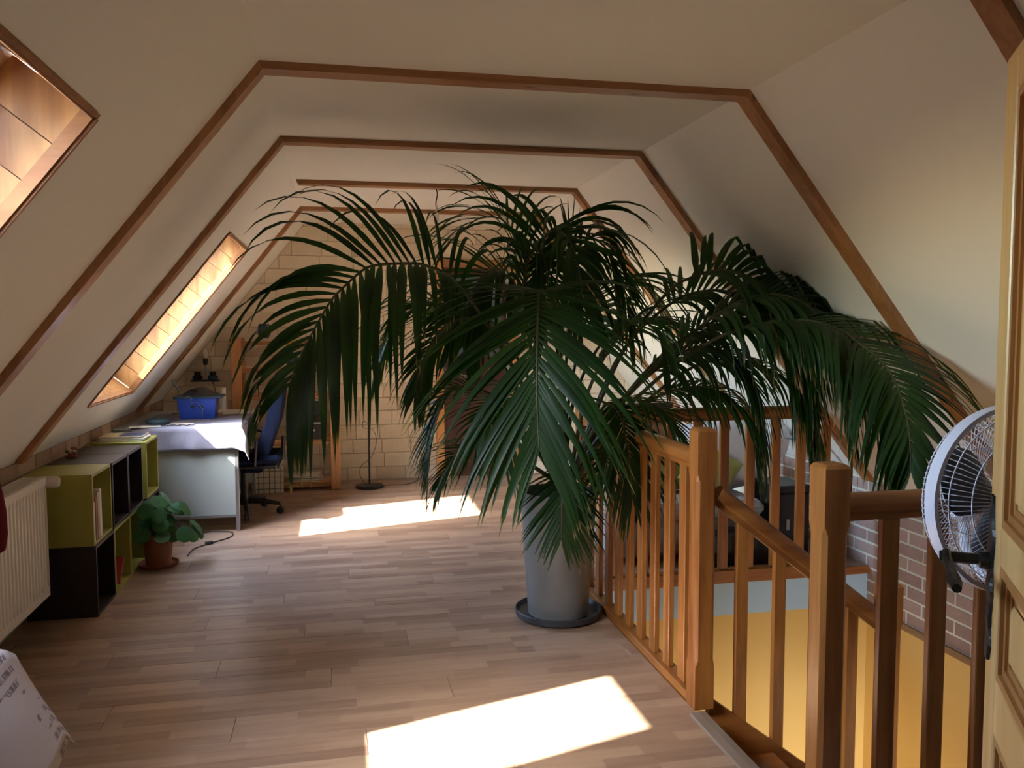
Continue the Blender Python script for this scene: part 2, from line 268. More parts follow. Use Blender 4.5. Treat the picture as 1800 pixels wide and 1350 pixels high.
# ------------------------------------------------------------------ mesh helpers
WO = {}
class MB:
    def __init__(s): s.v = []; s.f = []; s.mi = []; s.mats = []
    def _m(s, mat):
        if mat is None: return 0
        if mat not in s.mats: s.mats.append(mat)
        return s.mats.index(mat)
    def poly(s, pts, mat=None):
        i = len(s.v); s.v += [V(p) for p in pts]; s.f.append(tuple(range(i, i+len(pts)))); s.mi.append(s._m(mat))
    def box(s, a, b, mat=None, bev=0.0):
        x0, y0, z0 = a; x1, y1, z1 = b
        s.obox(V(((x0+x1)/2, (y0+y1)/2, (z0+z1)/2)), V(((x1-x0)/2, 0, 0)), V((0, (y1-y0)/2, 0)), V((0, 0, (z1-z0)/2)), mat, bev)
        return s
    def obox(s, c, X, Y, Z, mat=None, bev=0.0):
        """box from centre and half-axis vectors; bev chamfers all edges"""
        mi = s._m(mat); i = len(s.v)
        if bev <= 0:
            for k in range(8):
                s.v.append(c + X*(1 if k & 1 else -1) + Y*(1 if k & 2 else -1) + Z*(1 if k & 4 else -1))
            for q in ((0, 2, 3, 1), (4, 5, 7, 6), (0, 1, 5, 4), (2, 6, 7, 3), (0, 4, 6, 2), (1, 3, 7, 5)):
                s.f.append(tuple(i+j for j in q)); s.mi.append(mi)
            return s
        A = [X, Y, Z]; L = [a.length for a in A]; idx = {}
        for k in range(8):
            sg = [1 if k & 1 else -1, 1 if k & 2 else -1, 1 if k & 4 else -1]
            for ax in range(3):   # vertex on face 'ax'
                p = c.copy()
                for j in range(3):
                    ff = 1.0 if j == ax else (1 - min(bev/L[j], 0.9))
                    p += A[j]*sg[j]*ff
                idx[(k, ax)] = len(s.v); s.v.append(p)
        def F(q): s.f.append(tuple(q)); s.mi.append(mi)
        for ax, (j, k) in enumerate(((1, 2), (2, 0), (0, 1))):
            for sg in (0, 1):
                o = sg << ax; q = [o, o | 1 << j, o | 1 << j | 1 << k, o | 1 << k]
                if not sg: q = q[::-1]
                F([idx[(a, ax)] for a in q])
        for e in range(3):
            a1, a2 = (e+1) % 3, (e+2) % 3
            for s1 in (0, 1):
                for s2 in (0, 1):
                    k0 = s1 << a1 | s2 << a2; k1 = k0 | 1 << e
                    q = [idx[(k0, a1)], idx[(k1, a1)], idx[(k1, a2)], idx[(k0, a2)]]
                    if s1 == s2: q = q[::-1]
                    F(q)
        for k in range(8): F([idx[(k, 0)], idx[(k, 1)], idx[(k, 2)]] if bin(k).count('1') % 2 else [idx[(k, 2)], idx[(k, 1)], idx[(k, 0)]])
        return s
    def prism(s, poly, n, mat=None, inset=0.0, insd=0.0):
        """extrude convex polygon (3-D points) along vector n; optional chamfered far face"""
        mi = s._m(mat); c = sum((V(p) for p in poly), V())/len(poly); k = len(poly); i = len(s.v)
        nn = n.normalized()
        s.v += [V(p) for p in poly]
        if inset > 0:
            s.v += [V(p) + n - nn*insd for p in poly]
            for p in poly:
                p = V(p); d = c-p; d -= nn*d.dot(nn); s.v.append(p + n + d.normalized()*min(inset, d.length*0.5))
            R3 = 3
        else:
            s.v += [V(p)+n for p in poly]; R3 = 2
        for r in range(R3-1):
            for j in range(k):
                a = i+r*k+j; b = i+r*k+(j+1) % k
                s.f.append((a, b, b+k, a+k)); s.mi.append(mi)
        s.f.append(tuple(i+(R3-1)*k+j for j in range(k))); s.mi.append(mi)
        s.f.append(tuple(i+j for j in reversed(range(k)))); s.mi.append(mi)
        return s
    def tube(s, pts, r, n=8, mat=None, cap=True, closed=False):
        mi = s._m(mat); pts = [V(p) for p in pts]; m_ = len(pts); i = len(s.v)
        rs = r if isinstance(r, (list, tuple)) else [r]*m_
        up = None
        for k in range(m_):
            if closed: t = pts[(k+1) % m_]-pts[k-1]
            else: t = pts[min(k+1, m_-1)]-pts[max(k-1, 0)]
            t.normalize()
            if up is None:
                up = t.orthogonal().normalized() if abs(t.z) > 0.9 else V((0, 0, 1))
            a = t.cross(up)
            if a.length < 1e-4: a = t.orthogonal()
            a.normalize(); b = a.cross(t).normalized(); up = b
            for j in range(n):
                th = 2*math.pi*j/n; s.v.append(pts[k] + (a*math.cos(th)+b*math.sin(th))*rs[k])
        for k in range(m_ if closed else m_-1):
            k2 = (k+1) % m_
            for j in range(n):
                s.f.append((i+k*n+j, i+k*n+(j+1) % n, i+k2*n+(j+1) % n, i+k2*n+j)); s.mi.append(mi)
        if cap and not closed:
            s.f.append(tuple(i+j for j in reversed(range(n)))); s.mi.append(mi)
            s.f.append(tuple(i+(m_-1)*n+j for j in range(n))); s.mi.append(mi)
        return s
    def lathe(s, prof, c=(0, 0, 0), n=24, mat=None, axis=None):
        mi = s._m(mat); c = V(c); i = len(s.v)
        ax = V(axis).normalized() if axis else V((0, 0, 1)); e1 = ax.orthogonal().normalized() if axis else V((1, 0, 0)); e2 = ax.cross(e1)
        for (r, z) in prof:
            for j in range(n):
                th = 2*math.pi*j/n; s.v.append(c + ax*z + (e1*math.cos(th)+e2*math.sin(th))*max(r, 1e-4))
        for k in range(len(prof)-1):
            for j in range(n):
                s.f.append((i+k*n+j, i+k*n+(j+1) % n, i+(k+1)*n+(j+1) % n, i+(k+1)*n+j)); s.mi.append(mi)
        return s
    def sweep(s, prof, a, b, X, Y, mat=None):
        """profile polygon (2-D) swept straight from a to b, in axes X,Y"""
        mi = s._m(mat); i = len(s.v); k = len(prof)
        for p in (a, b):
            for (x, y) in prof: s.v.append(V(p)+X*x+Y*y)
        for j in range(k): s.f.append((i+j, i+(j+1) % k, i+k+(j+1) % k, i+k+j)); s.mi.append(mi)
        s.f.append(tuple(i+j for j in reversed(range(k)))); s.mi.append(mi)
        s.f.append(tuple(i+k+j for j in range(k))); s.mi.append(mi)
        return s
    def build(s, name, mat=None, parent=None, origin=None, smooth=False, label=None, cat=None, group=None, kind=None, recalc=True):
        if origin is None:
            origin = WO[parent] if parent else V((0, 0, 0))
        origin = V(origin)
        me = bpy.data.meshes.new(name)
        me.from_pydata([v-origin for v in s.v], [], s.f)
        mats = list(s.mats)
        if mat is not None and not mats: mats = [mat]
        for mm in mats: me.materials.append(mm)
        if len(s.mats) > 1: me.polygons.foreach_set('material_index', s.mi)
        if smooth: me.polygons.foreach_set('use_smooth', [True]*len(me.polygons))
        if recalc:
            import bmesh
            bm = bmesh.new(); bm.from_mesh(me); bmesh.ops.recalc_face_normals(bm, faces=bm.faces); bm.to_mesh(me); bm.free()
        if smooth == 'auto':
            me.polygons.foreach_set('use_smooth', [True]*len(me.polygons))
            try: me.set_sharp_from_angle(angle=math.radians(35))
            except Exception: pass
        return place(name, me, parent, origin, label, cat, group, kind)
def place(name, me, parent=None, origin=(0, 0, 0), label=None, cat=None, group=None, kind=None, rot=None):
    o = bpy.data.objects.new(name, me); COL.objects.link(o)
    origin = V(origin); WO[o] = origin
    if parent: o.parent = parent; o.location = origin - WO[parent]
    else: o.location = origin
    if rot: o.rotation_euler = rot
    tag(o, label, cat, group, kind)
    return o
def tag(o, label=None, cat=None, group=None, kind=None):
    if label: o['label'] = label
    if cat: o['category'] = cat
    if group: o['group'] = group
    if kind: o['kind'] = kind
    return o
def thing(name, label, cat, loc=(0, 0, 0), group=None, kind=None):
    return place(name, None, None, loc, label, cat, group, kind)
def clip(poly, a, b, c):
    """keep the half-plane a*x+b*y<=c of a convex 2-D polygon"""
    out = []
    for i in range(len(poly)):
        p, q = poly[i], poly[(i+1) % len(poly)]
        dp, dq = a*p[0]+b*p[1]-c, a*q[0]+b*q[1]-c
        if dp <= 0: out.append(p)
        if (dp < 0) != (dq < 0) and abs(dp-dq) > 1e-9:
            t = dp/(dp-dq); out.append((p[0]+(q[0]-p[0])*t, p[1]+(q[1]-p[1])*t))
    return out
def area(p): return abs(sum(p[i][0]*p[(i+1) % len(p)][1]-p[(i+1) % len(p)][0]*p[i][1] for i in range(len(p))))/2 if len(p) > 2 else 0

# ------------------------------------------------------------------ SETTING
# floor: base slab plus laminate boards laid across the room
fl = MB()
TH = 0.24
fl.box((XL-0.2, YB, -TH), (X0, YF+0.2, -0.012)); fl.box((X0, YB, -TH), (XR+0.1, YN-0.05, -0.012)); fl.box((X0, YFR, -TH), (XR+0.1, YF+0.2, -0.012))
floor = fl.build('floor', PALEBLUE, kind='structure', label='pink-brown laminate strip floor of the attic')
rowh = 0.192; pl = 1.285
def plank(x0, x1, y0, y1, par=floor):
    g = 0.0006
    m_ = MB(); m_.obox(V(((x0+x1)/2, (y0+y1)/2, -0.006)), V(((x1-x0)/2-g, 0, 0)), V((0, (y1-y0)/2-g, 0)), V((0, 0, 0.006)), None, 0.0012)
    m_.build('plank', FLOORM, par, origin=V((x0, y0, 0)))
y = 0.384; k = 0
while y < YF:
    y1 = min(y+rowh, YF)
    if y < YN-0.05-1e-6 and y1 > YN-0.05: y1 = YN-0.05
    elif y < YFR-1e-6 and y1 > YFR: y1 = YFR
    wide = (y1 <= YN-0.04) or (y >= YFR-1e-6)
    xe = XR if wide else X0-0.004
    x = XL - (k*0.47 % pl)
    while x < xe:
        a, b = max(x, XL), min(x+pl, xe)
        if b-a > 0.03: plank(a, b, y, y1)
        x += pl
    y = y1; k += 1

# ceiling flat and the two slopes
c = MB(); c.box((XCL-0.06, YB, ZC), (XCR+0.06, YF+0.1, ZC+0.06)); c.build('ceiling', PLASTER, kind='structure', label='flat cream plaster ceiling between the slopes')
# left slope with two window openings: cells in (x along slope, y)
W1 = dict(y0=1.62, y1=2.327, xt=-0.581, xb=-1.165); W2 = dict(y0=5.05, y1=6.13, xt=-0.581, xb=-1.348)
xs = sorted({XL-0.09, XL, W1['xb'], W2['xb'], W1['xt'], XCL}); ys = [YB, W1['y0'], W1['y1'], W2['y0'], W2['y1'], YF+0.05]
def inopen(xm, ym): return any(wd['xb'] < xm < wd['xt'] and wd['y0'] < ym < wd['y1'] for wd in (W1, W2))
NL = V((-SL, 0, 1)).normalized(); NR = V((SL, 0, 1)).normalized()
s_ = MB()
for i in range(len(xs)-1):
    for j in range(len(ys)-1):
        a, b, c_, d = xs[i], xs[i+1], ys[j], ys[j+1]
        if inopen((a+b)/2, (c_+d)/2): continue
        s_.prism([V((a, c_, zl(a))), V((b, c_, zl(b))), V((b, d, zl(b))), V((a, d, zl(a)))], NL*0.03)
s_.build('wall_left_slope', PLASTER, kind='structure', label='cream plastered left roof slope with two roof windows')
s_ = MB(); s_.prism([V((XCR, YB, ZC)), V((XR+0.02, YB, zr(XR+0.02))), V((XR+0.02, YF+0.05, zr(XR+0.02))), V((XCR, YF+0.05, ZC))], NR*0.05)
s_.build('wall_right_slope', PLASTER, kind='structure', label='cream plastered right roof slope beyond the palm')

# roof windows
def roofwindow(nm, wd, gy0, gy1, gxt, gxb, D=0.25, label=''):
    root = thing(nm, label, None, (wd['xt'], wd['y0'], zl(wd['xt'])), kind='structure')
    y0, y1, xt, xb = wd['y0'], wd['y1'], wd['xt'], wd['xb']
    P = lambda x, yy, d=0.0: V((x, yy, zl(x))) + NL*d
    Ld = V((1, 0, SL)).normalized()
    # far and near side linings made of boards running outward through the roof
    L = (xt-xb)*math.hypot(1, SL); nb = max(1, round(L/0.115))
    for (yy, sg) in ((y1, 1), (y0, -1)):
        for q in range(nb):
            a = P(xb, yy)+Ld*(L*q/nb+0.0015); b = P(xb, yy)+Ld*(L*(q+1)/nb-0.0015)
            MB().prism([a, b, b+NL*D, a+NL*D], V((0, 0.014*sg, 0))).build('plank', REVEAL, root, origin=a)
        a, b = P(xb, yy), P(xt, yy)
        MB().prism([a, b, b+NL*D, a+NL*D], V((0, 0.014*sg, 0))).build('lining_back', REVTRIM, root, origin=a+V((0, 0.0145*sg, 0))) if False else None
        MB().prism([a+V((0, 0.015*sg, 0)), b+V((0, 0.015*sg, 0)), b+V((0, 0.015*sg, 0))+NL*D, a+V((0, 0.015*sg, 0))+NL*D], V((0, 0.01*sg, 0))).build('lining_back', REVTRIM, root)
    # head (level) and sill linings
    for (xx, out) in ((xt, Ld), (xb, -Ld)):
        MB().prism([P(xx, y0), P(xx, y1), P(xx, y1, D), P(xx, y0, D)], out*0.016).build('lining_board', REVEAL, root)
    # thin dark edging round the opening, slightly proud of the plaster
    e = 0.022; t = -0.008
    for (a, b, o) in ((P(xt, y0), P(xt, y1), Ld), (P(xb, y0), P(xb, y1), -Ld), (P(xb, y0), P(xt, y0), V((0, -1, 0))), (P(xb, y1), P(xt, y1), V((0, 1, 0)))):
        MB().prism([a+NL*t, b+NL*t, b+o*e*0.6+NL*t, a+o*e*0.6+NL*t], NL*0.035).build('edging', REVTRIM, root)
        inw = -o
        MB().prism([a+NL*0.0, b+NL*0.0, b+NL*0.034, a+NL*0.034], inw*0.007).build('edging', REVTRIM, root)
    # sash frame at the outer end with the pane
    fr = MB()
    A = lambda x, yy, d: V((x, yy, zl(x))) + NL*d
    def bar(xa, xb_, ya, yb, d0=D-0.02, d1=D+0.06):
        fr.prism([A(xa, ya, d0), A(xb_, ya, d0), A(xb_, yb, d0), A(xa, yb, d0)], NL*(d1-d0))
    ox = 0.10
    bar(xt+ox, gxt, y0-0.06, y1+0.06); bar(gxb, xb-ox, y0-0.06, y1+0.06); bar(gxt, gxb, y0-0.06, gy0); bar(gxt, gxb, gy1, y1+0.06)
    fr.build('sash_frame', REVEAL, root)
    MB().prism([A(gxt, gy0, D+0.02), A(gxb, gy0, D+0.02), A(gxb, gy1, D+0.02), A(gxt, gy1, D+0.02)], NL*0.004).build('pane', GLASS, root)
    # portal so the sky is sampled through the opening
    pd = bpy.data.lights.new('sky_portal', 'AREA'); pd.shape = 'RECTANGLE'; pd.cycles.is_portal = True
    pd.size = gy1-gy0; pd.size_y = (gxt-gxb)*math.hypot(1, SL)
    po = bpy.data.objects.new('sky_portal', pd); COL.objects.link(po)
    Z = NL; Xa = V((0, 1, 0)); Ya = Z.cross(Xa)
    mt = Matrix((Xa, Ya, Z)).transposed().to_4x4(); mt.translation = A((gxt+gxb)/2, (gy0+gy1)/2, D+0.05); po.matrix_world = mt
# glass outline in slope coordinates (x before the outward offset)
roofwindow('window_1', W1, 1.73, 2.215, -0.645, -1.105, label='near roof window in the left slope, its pine lining cut by the photo edge')
roofwindow('window_2', W2, 5.25, 6.06, -0.645, -1.265, label='far roof window in the left slope above the desk, sunlit pine lining')

# knee walls
kl = MB(); kl.box((XL-0.06, YB, -0.012), (XL-0.012, YF, ZKL+0.02)); wall_left = kl.build('wall_left', BRICKLJ, kind='structure', label='low shaded brick knee wall under the left slope')
def brickwall(par, x, face, y0, y1, z0, z1, L, h, j, mat, chmat=None, proud=0.012, ztop=None):
    zz = z0; r = 0
    while zz < z1-0.01:
        yy = y0 - (0.5*L if r % 2 else 0)
        while yy < y1:
            a, b = max(yy, y0), min(yy+L-j, y1); t = min(zz+h-j, z1)
            if b-a > 0.02 and t-zz > 0.01:
                p = proud+R.uniform(-0.0015, 0.0015)
                pts = [V((x, a, zz)), V((x, b, zz)), V((x, b, t)), V((x, a, t))]
                MB().prism(pts, V((face*p, 0, 0)), None, 0.003, 0.003).build('brick', mat, par, origin=V((x, a, zz)))
            yy += L
        zz += h; r += 1
brickwall(wall_left, XL-0.012, 1, 2.2, YF, 0.43, ZKL+0.004, 0.25, 0.0745, 0.010, BRICKL)
kr = MB(); kr.box((XR+0.0045, YB, -0.27), (XR+0.06, YF, ZKR+0.03)); wall_right = kr.build('wall_right', BRICKRJ, kind='structure', label='brown brick knee wall beside the stair opening, pale joints')
brickwall(wall_right, XR+0.0045, -1, 2.6, 5.6, -0.235, ZKR+0.004, 0.25, 0.0765, 0.014, BRICKR, proud=0.0045)
MB().box((XR-0.012, 0.6, -0.275), (XR+0.01, YFR, -0.238)).build('trim_timber_strip', TIMBER, kind='structure', label='dull brown timber strip under the brown bricks')

# far gable wall in cream stone blocks
gw = MB()
gw.prism([V((XL-.1, YF+0.014, -0.3)), V((XR+.1, YF+0.014, -0.3)), V((XR+.1, YF+0.014, ZKR)), V((XCR, YF+0.014, ZC+.05)), V((XCL, YF+0.014, ZC+.05)), V((XL-.1, YF+0.014, ZKL))], V((0, 0.08, 0)))
wall_far = gw.build('wall_far', STONEJ, kind='structure', label='cream split stone gable wall behind desk and shelf')
DX0, DX1, DZ = 0.94, 1.73, 2.075
hc = 0.1335; z = 0.0; row = 0
while z < ZC:
    x = XL - R.uniform(0, 0.3)
    h_ = hc if row % 5 else hc*0.92
    while x < XR:
        L = R.choice((0.22, 0.27, 0.31, 0.36, 0.42)); j = 0.004
        poly = [(x, z), (x+L-j, z), (x+L-j, z+h_-j), (x, z+h_-j)]
        poly = clip(poly, -1, 0, -XL); poly = clip(poly, 1, 0, XR) if poly else poly
        poly = clip(poly, 0, 1, ZC-0.002) if poly else poly
        poly = clip(poly, -SL, 1, ZC-SL*XCL-0.003) if poly else poly
        poly = clip(poly, SL, 1, ZC+SL*XCR-0.003) if poly else poly
        parts = []
        if poly:
            xsq = [p[0] for p in poly]; zq = [p[1] for p in poly]
            if min(zq) < DZ-0.001 and max(xsq) > DX0 and min(xsq) < DX1:
                if min(xsq) < DX0: parts.append(clip(poly, 1, 0, DX0))
                if max(xsq) > DX1: parts.append(clip(poly, -1, 0, -DX1))
                if max(zq) > DZ+0.01:
                    q = clip(poly, 0, -1, -DZ); q = clip(q, 1, 0, DX1) if q else q; q = clip(q, -1, 0, -DX0) if q else q
                    parts.append(q)
            else: parts.append(poly)
        for q in parts:
            if len(q) > 2 and area(q) > 0.0012 and not (min(p[0] for p in q) > 1.9 and max(p[1] for p in q) < 0.5):
                pr = R.uniform(0.003, 0.009)
                MB().prism([V((p[0], YF+0.014, p[1])) for p in q], V((0, -pr-0.004, 0)), None, 0.005, 0.004).build('stone', STONE, wall_far, origin=V((q[0][0], YF, q[0][1])))
        x += L
    z += h_; row += 1

# back partition behind the camera with the doorway, corridor end
wb = MB()
for (a, b, z0, z1) in ((0.66, XR, 0, None),):
    poly = [(a, z0), (b, z0), (b, ZC), (a, ZC)]
    poly = clip(poly, -SL, 1, ZC-SL*XCL); poly = clip(poly, SL, 1, ZC+SL*XCR)
    if len(poly) > 2: wb.prism([V((p[0], 0.30, p[1])) for p in poly], V((0, 0.07, 0)))
wb.build('wall_back', DIMWALL, kind='structure', label='plaster partition behind the camera')
we = MB(); we.box((XL-.1, YB-0.05, -0.02), (XR+.1, YB, ZC+.05)); we.build('wall_corridor_end', DIMWALL, kind='structure', label='plaster wall at the end of the corridor behind the camera')

# lower storey box seen through the stair opening
ls = MB(); ls.box((1.18, YFR, -2.75), (XR+.05, YFR+.05, -TH)); ls.build('wall_lower_far', YELLOW, kind='structure', label='ochre yellow wall of the lower storey under the far railing')
ls = MB(); ls.box((XR+0.005, 0.55, -2.75), (XR+.05, YFR, -0.272)); ls.build('wall_lower_right', YELLOW, kind='structure', label='ochre yellow wall of the lower storey under the brown bricks')
ls = MB(); ls.box((1.13, 0.55, -2.75), (1.18, YFR, -TH)); ls.build('wall_lower_left', YELLOW, kind='structure', label='ochre yellow lower wall under the landing')
ls = MB(); ls.box((1.13, 0.5, -2.75), (XR+.05, 0.55, -TH)); ls.build('wall_lower_near', YELLOW, kind='structure', label='ochre yellow lower wall nearest the camera')
ls = MB(); ls.box((1.1, 0.5, -2.8), (XR+.05, YFR+.05, -2.75)); ls.build('floor_lower', PALE_OAK, kind='structure', label='wooden floor of the lower storey')

# roof frame: dark pine trim boards following ceiling and slopes
BT, BW = 0.028, 0.085
def trimset(idx, y, left=True, tie=True, right=True, bt=BT, bw=BW):
    t = thing('trim_%d' % idx, 'pine trim boards crossing ceiling and slopes, %s set from the camera' % ('nearest second third fourth fifth'.split()[idx-1]), None, (0, y, ZC), kind='structure')
    a2 = math.atan(SL)/2
    oi = bt*math.tan(a2)       # mitre shift
    def part(p0, p1, n, m0, m1, nm):
        # p0->p1 outer line; inner line shifted along n by bt with mitres
        d = (p1-p0).normalized()
        q0 = p0 + n*bt + d*m0; q1 = p1 + n*bt - d*m1
        MB().prism([p0, p1, q1, q0], V((0, bw, 0))).build(nm, BEAM_Z if abs(n.x) < .1 else BEAM_S, t, origin=p0)
    e = 0.0005
    if tie: part(V((XCL+ (0.0 if left else 0.02), y, ZC)), V((XCR, y, ZC)), V((0, 0, -1)), oi, oi, 'tie_board')
    if left: part(V((XCL, y, ZC)), V((XL, y, ZKL)), -NL, oi, 0, 'rafter_board')
    if right: part(V((XCR, y, ZC)), V((XR, y, zr(XR))), -NR, oi, 0, 'rafter_board')
BEAM_S = wood('beam_pine_slope', (0.25, 0.10, 0.032), (0.42, 0.20, 0.075), axis=2, scale=9, knots=7.5, rough=0.42)
trimset(1, 1.93, left=False); trimset(2, 3.185); trimset(3, 4.407); trimset(4, 5.663, left=False); trimset(5, 6.923)

# stair nosing along the landing and fascias of the opening
MB().sweep([(-0.035, 0), (-0.03, 0.008), (0.0, 0.010), (0.028, 0.008), (0.034, -0.002), (0.034, -0.03), (0.02, -0.03), (0.018, -0.01), (-0.035, -0.001)], (X0-0.004, YN+0.04, 0.0), (X0-0.004, 2.845, 0.0), V((1, 0, 0)), V((0, 0, 1))).build('trim_nosing', TRIMGB, kind='structure', label='grey-brown nosing along the top step')
MB().box((X0+0.0, YFR-0.018, -0.045), (XR, YFR-0.001, 0.002)).build('trim_fascia_far', RAIL_X, kind='structure', label='varnished board on the floor edge under the far railing')
MB().box((X0+0.001, 2.95, -0.10), (X0+0.018, YFR-0.02, -0.002)).build('trim_fascia_left', RAIL_Y, kind='structure', label='varnished board on the floor edge under the long railing')
MB().box((X0+0.0, YN-0.049, -0.12), (XR, YN-0.030, -0.002)).build('trim_fascia_near', RAIL_X, kind='structure', label='varnished board on the floor edge under the near railing')

# ------------------------------------------------------------------ RAILINGS
def newel(par, x, y, z0, z1, c0, c1, h=0.039, mat=None, nm='newel_post'):
    """square post, corners chamfered between c0 and c1, cap slightly bevelled"""
    ch = 0.012; b = MB(); rings = []
    def ring(z, k, hh=h):
        return [V((x+sx*(hh-(k if e == a else 0)), y+sy*(hh-(k if e != a else 0)), z)) for (sx, sy, a) in ((1, 1, 0), (-1, 1, 1), (-1, -1, 0), (1, -1, 1)) for e in ((1, 0))]
    for (z, k, hh) in ((z0, 0.001, h), (c0, 0.001, h), (c0+0.03, ch, h), (c1-0.03, ch, h), (c1, 0.001, h), (z1-0.012, 0.001, h), (z1-0.003, 0.001, h-0.007), (z1, 0.001, h-0.014)): rings.append(ring(z, k, hh))
    i0 = len(b.v)
    for r in rings: b.v += r
    for k in range(len(rings)-1):
        for j in range(8): b.f.append((i0+k*8+j, i0+k*8+(j+1) % 8, i0+(k+1)*8+(j+1) % 8, i0+(k+1)*8+j)); b.mi.append(0)
    b.f.append(tuple(i0+j for j in range(8))); b.mi.append(0); b.f.append(tuple(i0+(len(rings)-1)*8+j for j in range(8))); b.mi.append(0)
    return b.build(nm, mat or RAIL, par, origin=V((x, y, z0)))
RP = [(-0.020, 0), (-0.020, 0.018), (-0.031, 0.026), (-0.034, 0.045), (-0.030, 0.062), (-0.018, 0.073), (0, 0.077), (0.018, 0.073), (0.030, 0.062), (0.034, 0.045), (0.031, 0.026), (0.020, 0.018), (0.020, 0)]
ZT = 0.905
XRl = X0+0.0325   # railing centre line
def level_rail(par, p0, p1, side, balpos, mat, alongx, base=True, basew=0.034):
    d = (p1-p0).normalized()
    MB().sweep(RP, p0+V((0, 0, ZT)), p1+V((0, 0, ZT)), side, V((0, 0, 1))).build('handrail', mat, par, origin=p0+V((0, 0, ZT)), smooth='auto')
    if base:
        MB().obox((p0+p1)/2+V((0, 0, 0.017)), d*((p1-p0).length/2), side*basew, V((0, 0, 0.017)), None, 0.004).build('base_rail', mat, par, origin=p0)
    bm = None
    for q in balpos:
        c0 = V((q, p0.y, 0.034)) if alongx else V((p0.x, q, 0.034))
        zt = ZT
        mb = MB(); mb.obox(V((0, 0, (zt-0.034)/2)), (V((0.028, 0, 0)) if alongx else V((0.012, 0, 0))), (V((0, 0.012, 0)) if alongx else V((0, 0.031, 0))), V((0, 0, (zt-0.034)/2)), None, 0.003)
        if bm is None:
            o = mb.build('baluster', RAIL, None, origin=(0, 0, 0)); bm = o.data; bpy.data.objects.remove(o)
        place('baluster', bm, par, c0)
gal = thing('gallery_railing', 'long varnished wooden railing beside the palm pot, running away from the camera', 'railing', (XRl, 2.88, 0), group=None)
newel(gal, XRl, 2.91, 0, 1.068, 0.16, 0.90)
newel(gal, XRl, YFR+0.0, 0, 1.068, 0.16, 0.90)
level_rail(gal, V((XRl, 2.943, 0)), V((XRl, YFR-0.033, 0)), V((1, 0, 0)), [3.07+0.156*i for i in range(9)], RAIL_Y, False)
far = thing('far_railing', 'varnished railing across the far side of the stair opening, sofa behind it', 'railing', (X0, YFR, 0))
level_rail(far, V((XRl+0.033, YFR+0.0, 0)), V((2.965, YFR+0.0, 0)), V((0, -1, 0)), [1.535+0.162*i for i in range(9)], RAIL_X, True)
near = thing('near_railing', 'dark varnished railing at the near side of the stair opening, behind the fan', 'railing', (X0, YN, 0))
newel(near, XRl, YN+0.005, -0.15, 1.068, 0.16, 0.90)
level_rail(near, V((XRl+0.033, YN+0.005, 0)), V((2.965, YN+0.005, 0)), V((0, -1, 0)), [1.532+0.1605*i for i in range(9)], RAIL_X, True)

# staircase: first flight down to the right, landing, banister on its far side
st = thing('staircase', 'brown wooden staircase going down to the right between the two newel posts', 'staircase', (X0, 2.5, 0))
run, rise = 0.252, 0.192
for i in range(4):
    xa = X0+0.036+run*i; zt = -rise*(i+1)
    MB().obox(V((xa+run/2+0.012, 2.49, zt-0.018)), V((run/2+0.022, 0, 0)), V((0, 0.375, 0)), V((0, 0, 0.018)), None, 0.006).build('tread', RAIL_X, st, origin=V((xa, 2.49, zt)))
    MB().box((xa-0.010, 2.12, zt), (xa+0.004, 2.865, zt+rise-0.037 if i else -0.032)).build('riser', RAIL_Y, st)
MB().box((X0+0.036+run*4, 2.115, -rise*5-0.03), (XR-0.005, 2.90, -rise*5)).build('landing_board', RAIL_X, st)
# stringer boards
slp = 0.758
def zline(x): return 0.018-slp*(x-1.399)
b = MB(); b.prism([V((X0+0.066, 2.93, zline(X0+0.066))), V((2.115, 2.93, zline(2.115))), V((2.115, 2.93, zline(2.115)-0.30)), V((X0+0.066, 2.93, zline(X0+0.066)-0.30))], V((0, -0.035, 0)))
b.build('stringer', RAIL_X, st)
b = MB(); b.prism([V((X0+0.01, 2.115, 0.0)), V((2.115, 2.115, zline(2.115))), V((2.115, 2.115, zline(2.115)-0.30)), V((X0+0.01, 2.115, -0.30))], V((0, 0.03, 0)))
b.build('stringer', RAIL_X, st)
ya = 2.912
d = V((1, 0, -0.766)).normalized(); sidev = V((0, -1, 0)); upv = sidev.cross(d)*-1
if upv.z < 0: upv = -upv
zr0 = lambda x: 0.765-0.766*(x-1.399)
MB().sweep(RP, V((X0+0.065, ya, zr0(X0+0.065)+0.0)), V((2.12, ya, zr0(2.12))), V((0, 1, 0)), upv).build('handrail', RAIL_X, st, smooth='auto')
for i in range(5):
    x = 1.508+0.1585*i
    if x > 2.1: break
    MB().prism([V((x-0.0225, ya-0.012, zline(x-0.0225)-0.01)), V((x+0.0225, ya-0.012, zline(x+0.0225)-0.01)), V((x+0.0225, ya-0.012, zr0(x+0.0225)+0.02)), V((x-0.0225, ya-0.012, zr0(x-0.0225)+0.02))], V((0, 0.026, 0))).build('baluster', RAIL, st, origin=V((x, ya, 0)))
newel(st, 2.147, ya, -0.95, 0.425, -0.62, 0.27)
# second flight banister lower down, pale wood
for k_, xx in enumerate((1.60, 1.72, 1.84, 1.96, 2.07)):
    zb = -0.72-0.45*(2.1-xx)
    MB().box((xx-0.016, 2.93, zb-0.62), (xx+0.016, 2.95, zb-0.02)).build('baluster', PALE_OAK, st)
MB().sweep(RP, V((1.5, 2.94, -0.98)), V((2.11, 2.94, -0.71)), V((0, 1, 0)), V((0, 0, 1))).build('lower_handrail', PALE_OAK, st, smooth='auto')
MB().box((2.115, 2.85, -1.9), (2.18, 2.93, -0.955)).build('newel_base', PALE_OAK, st)

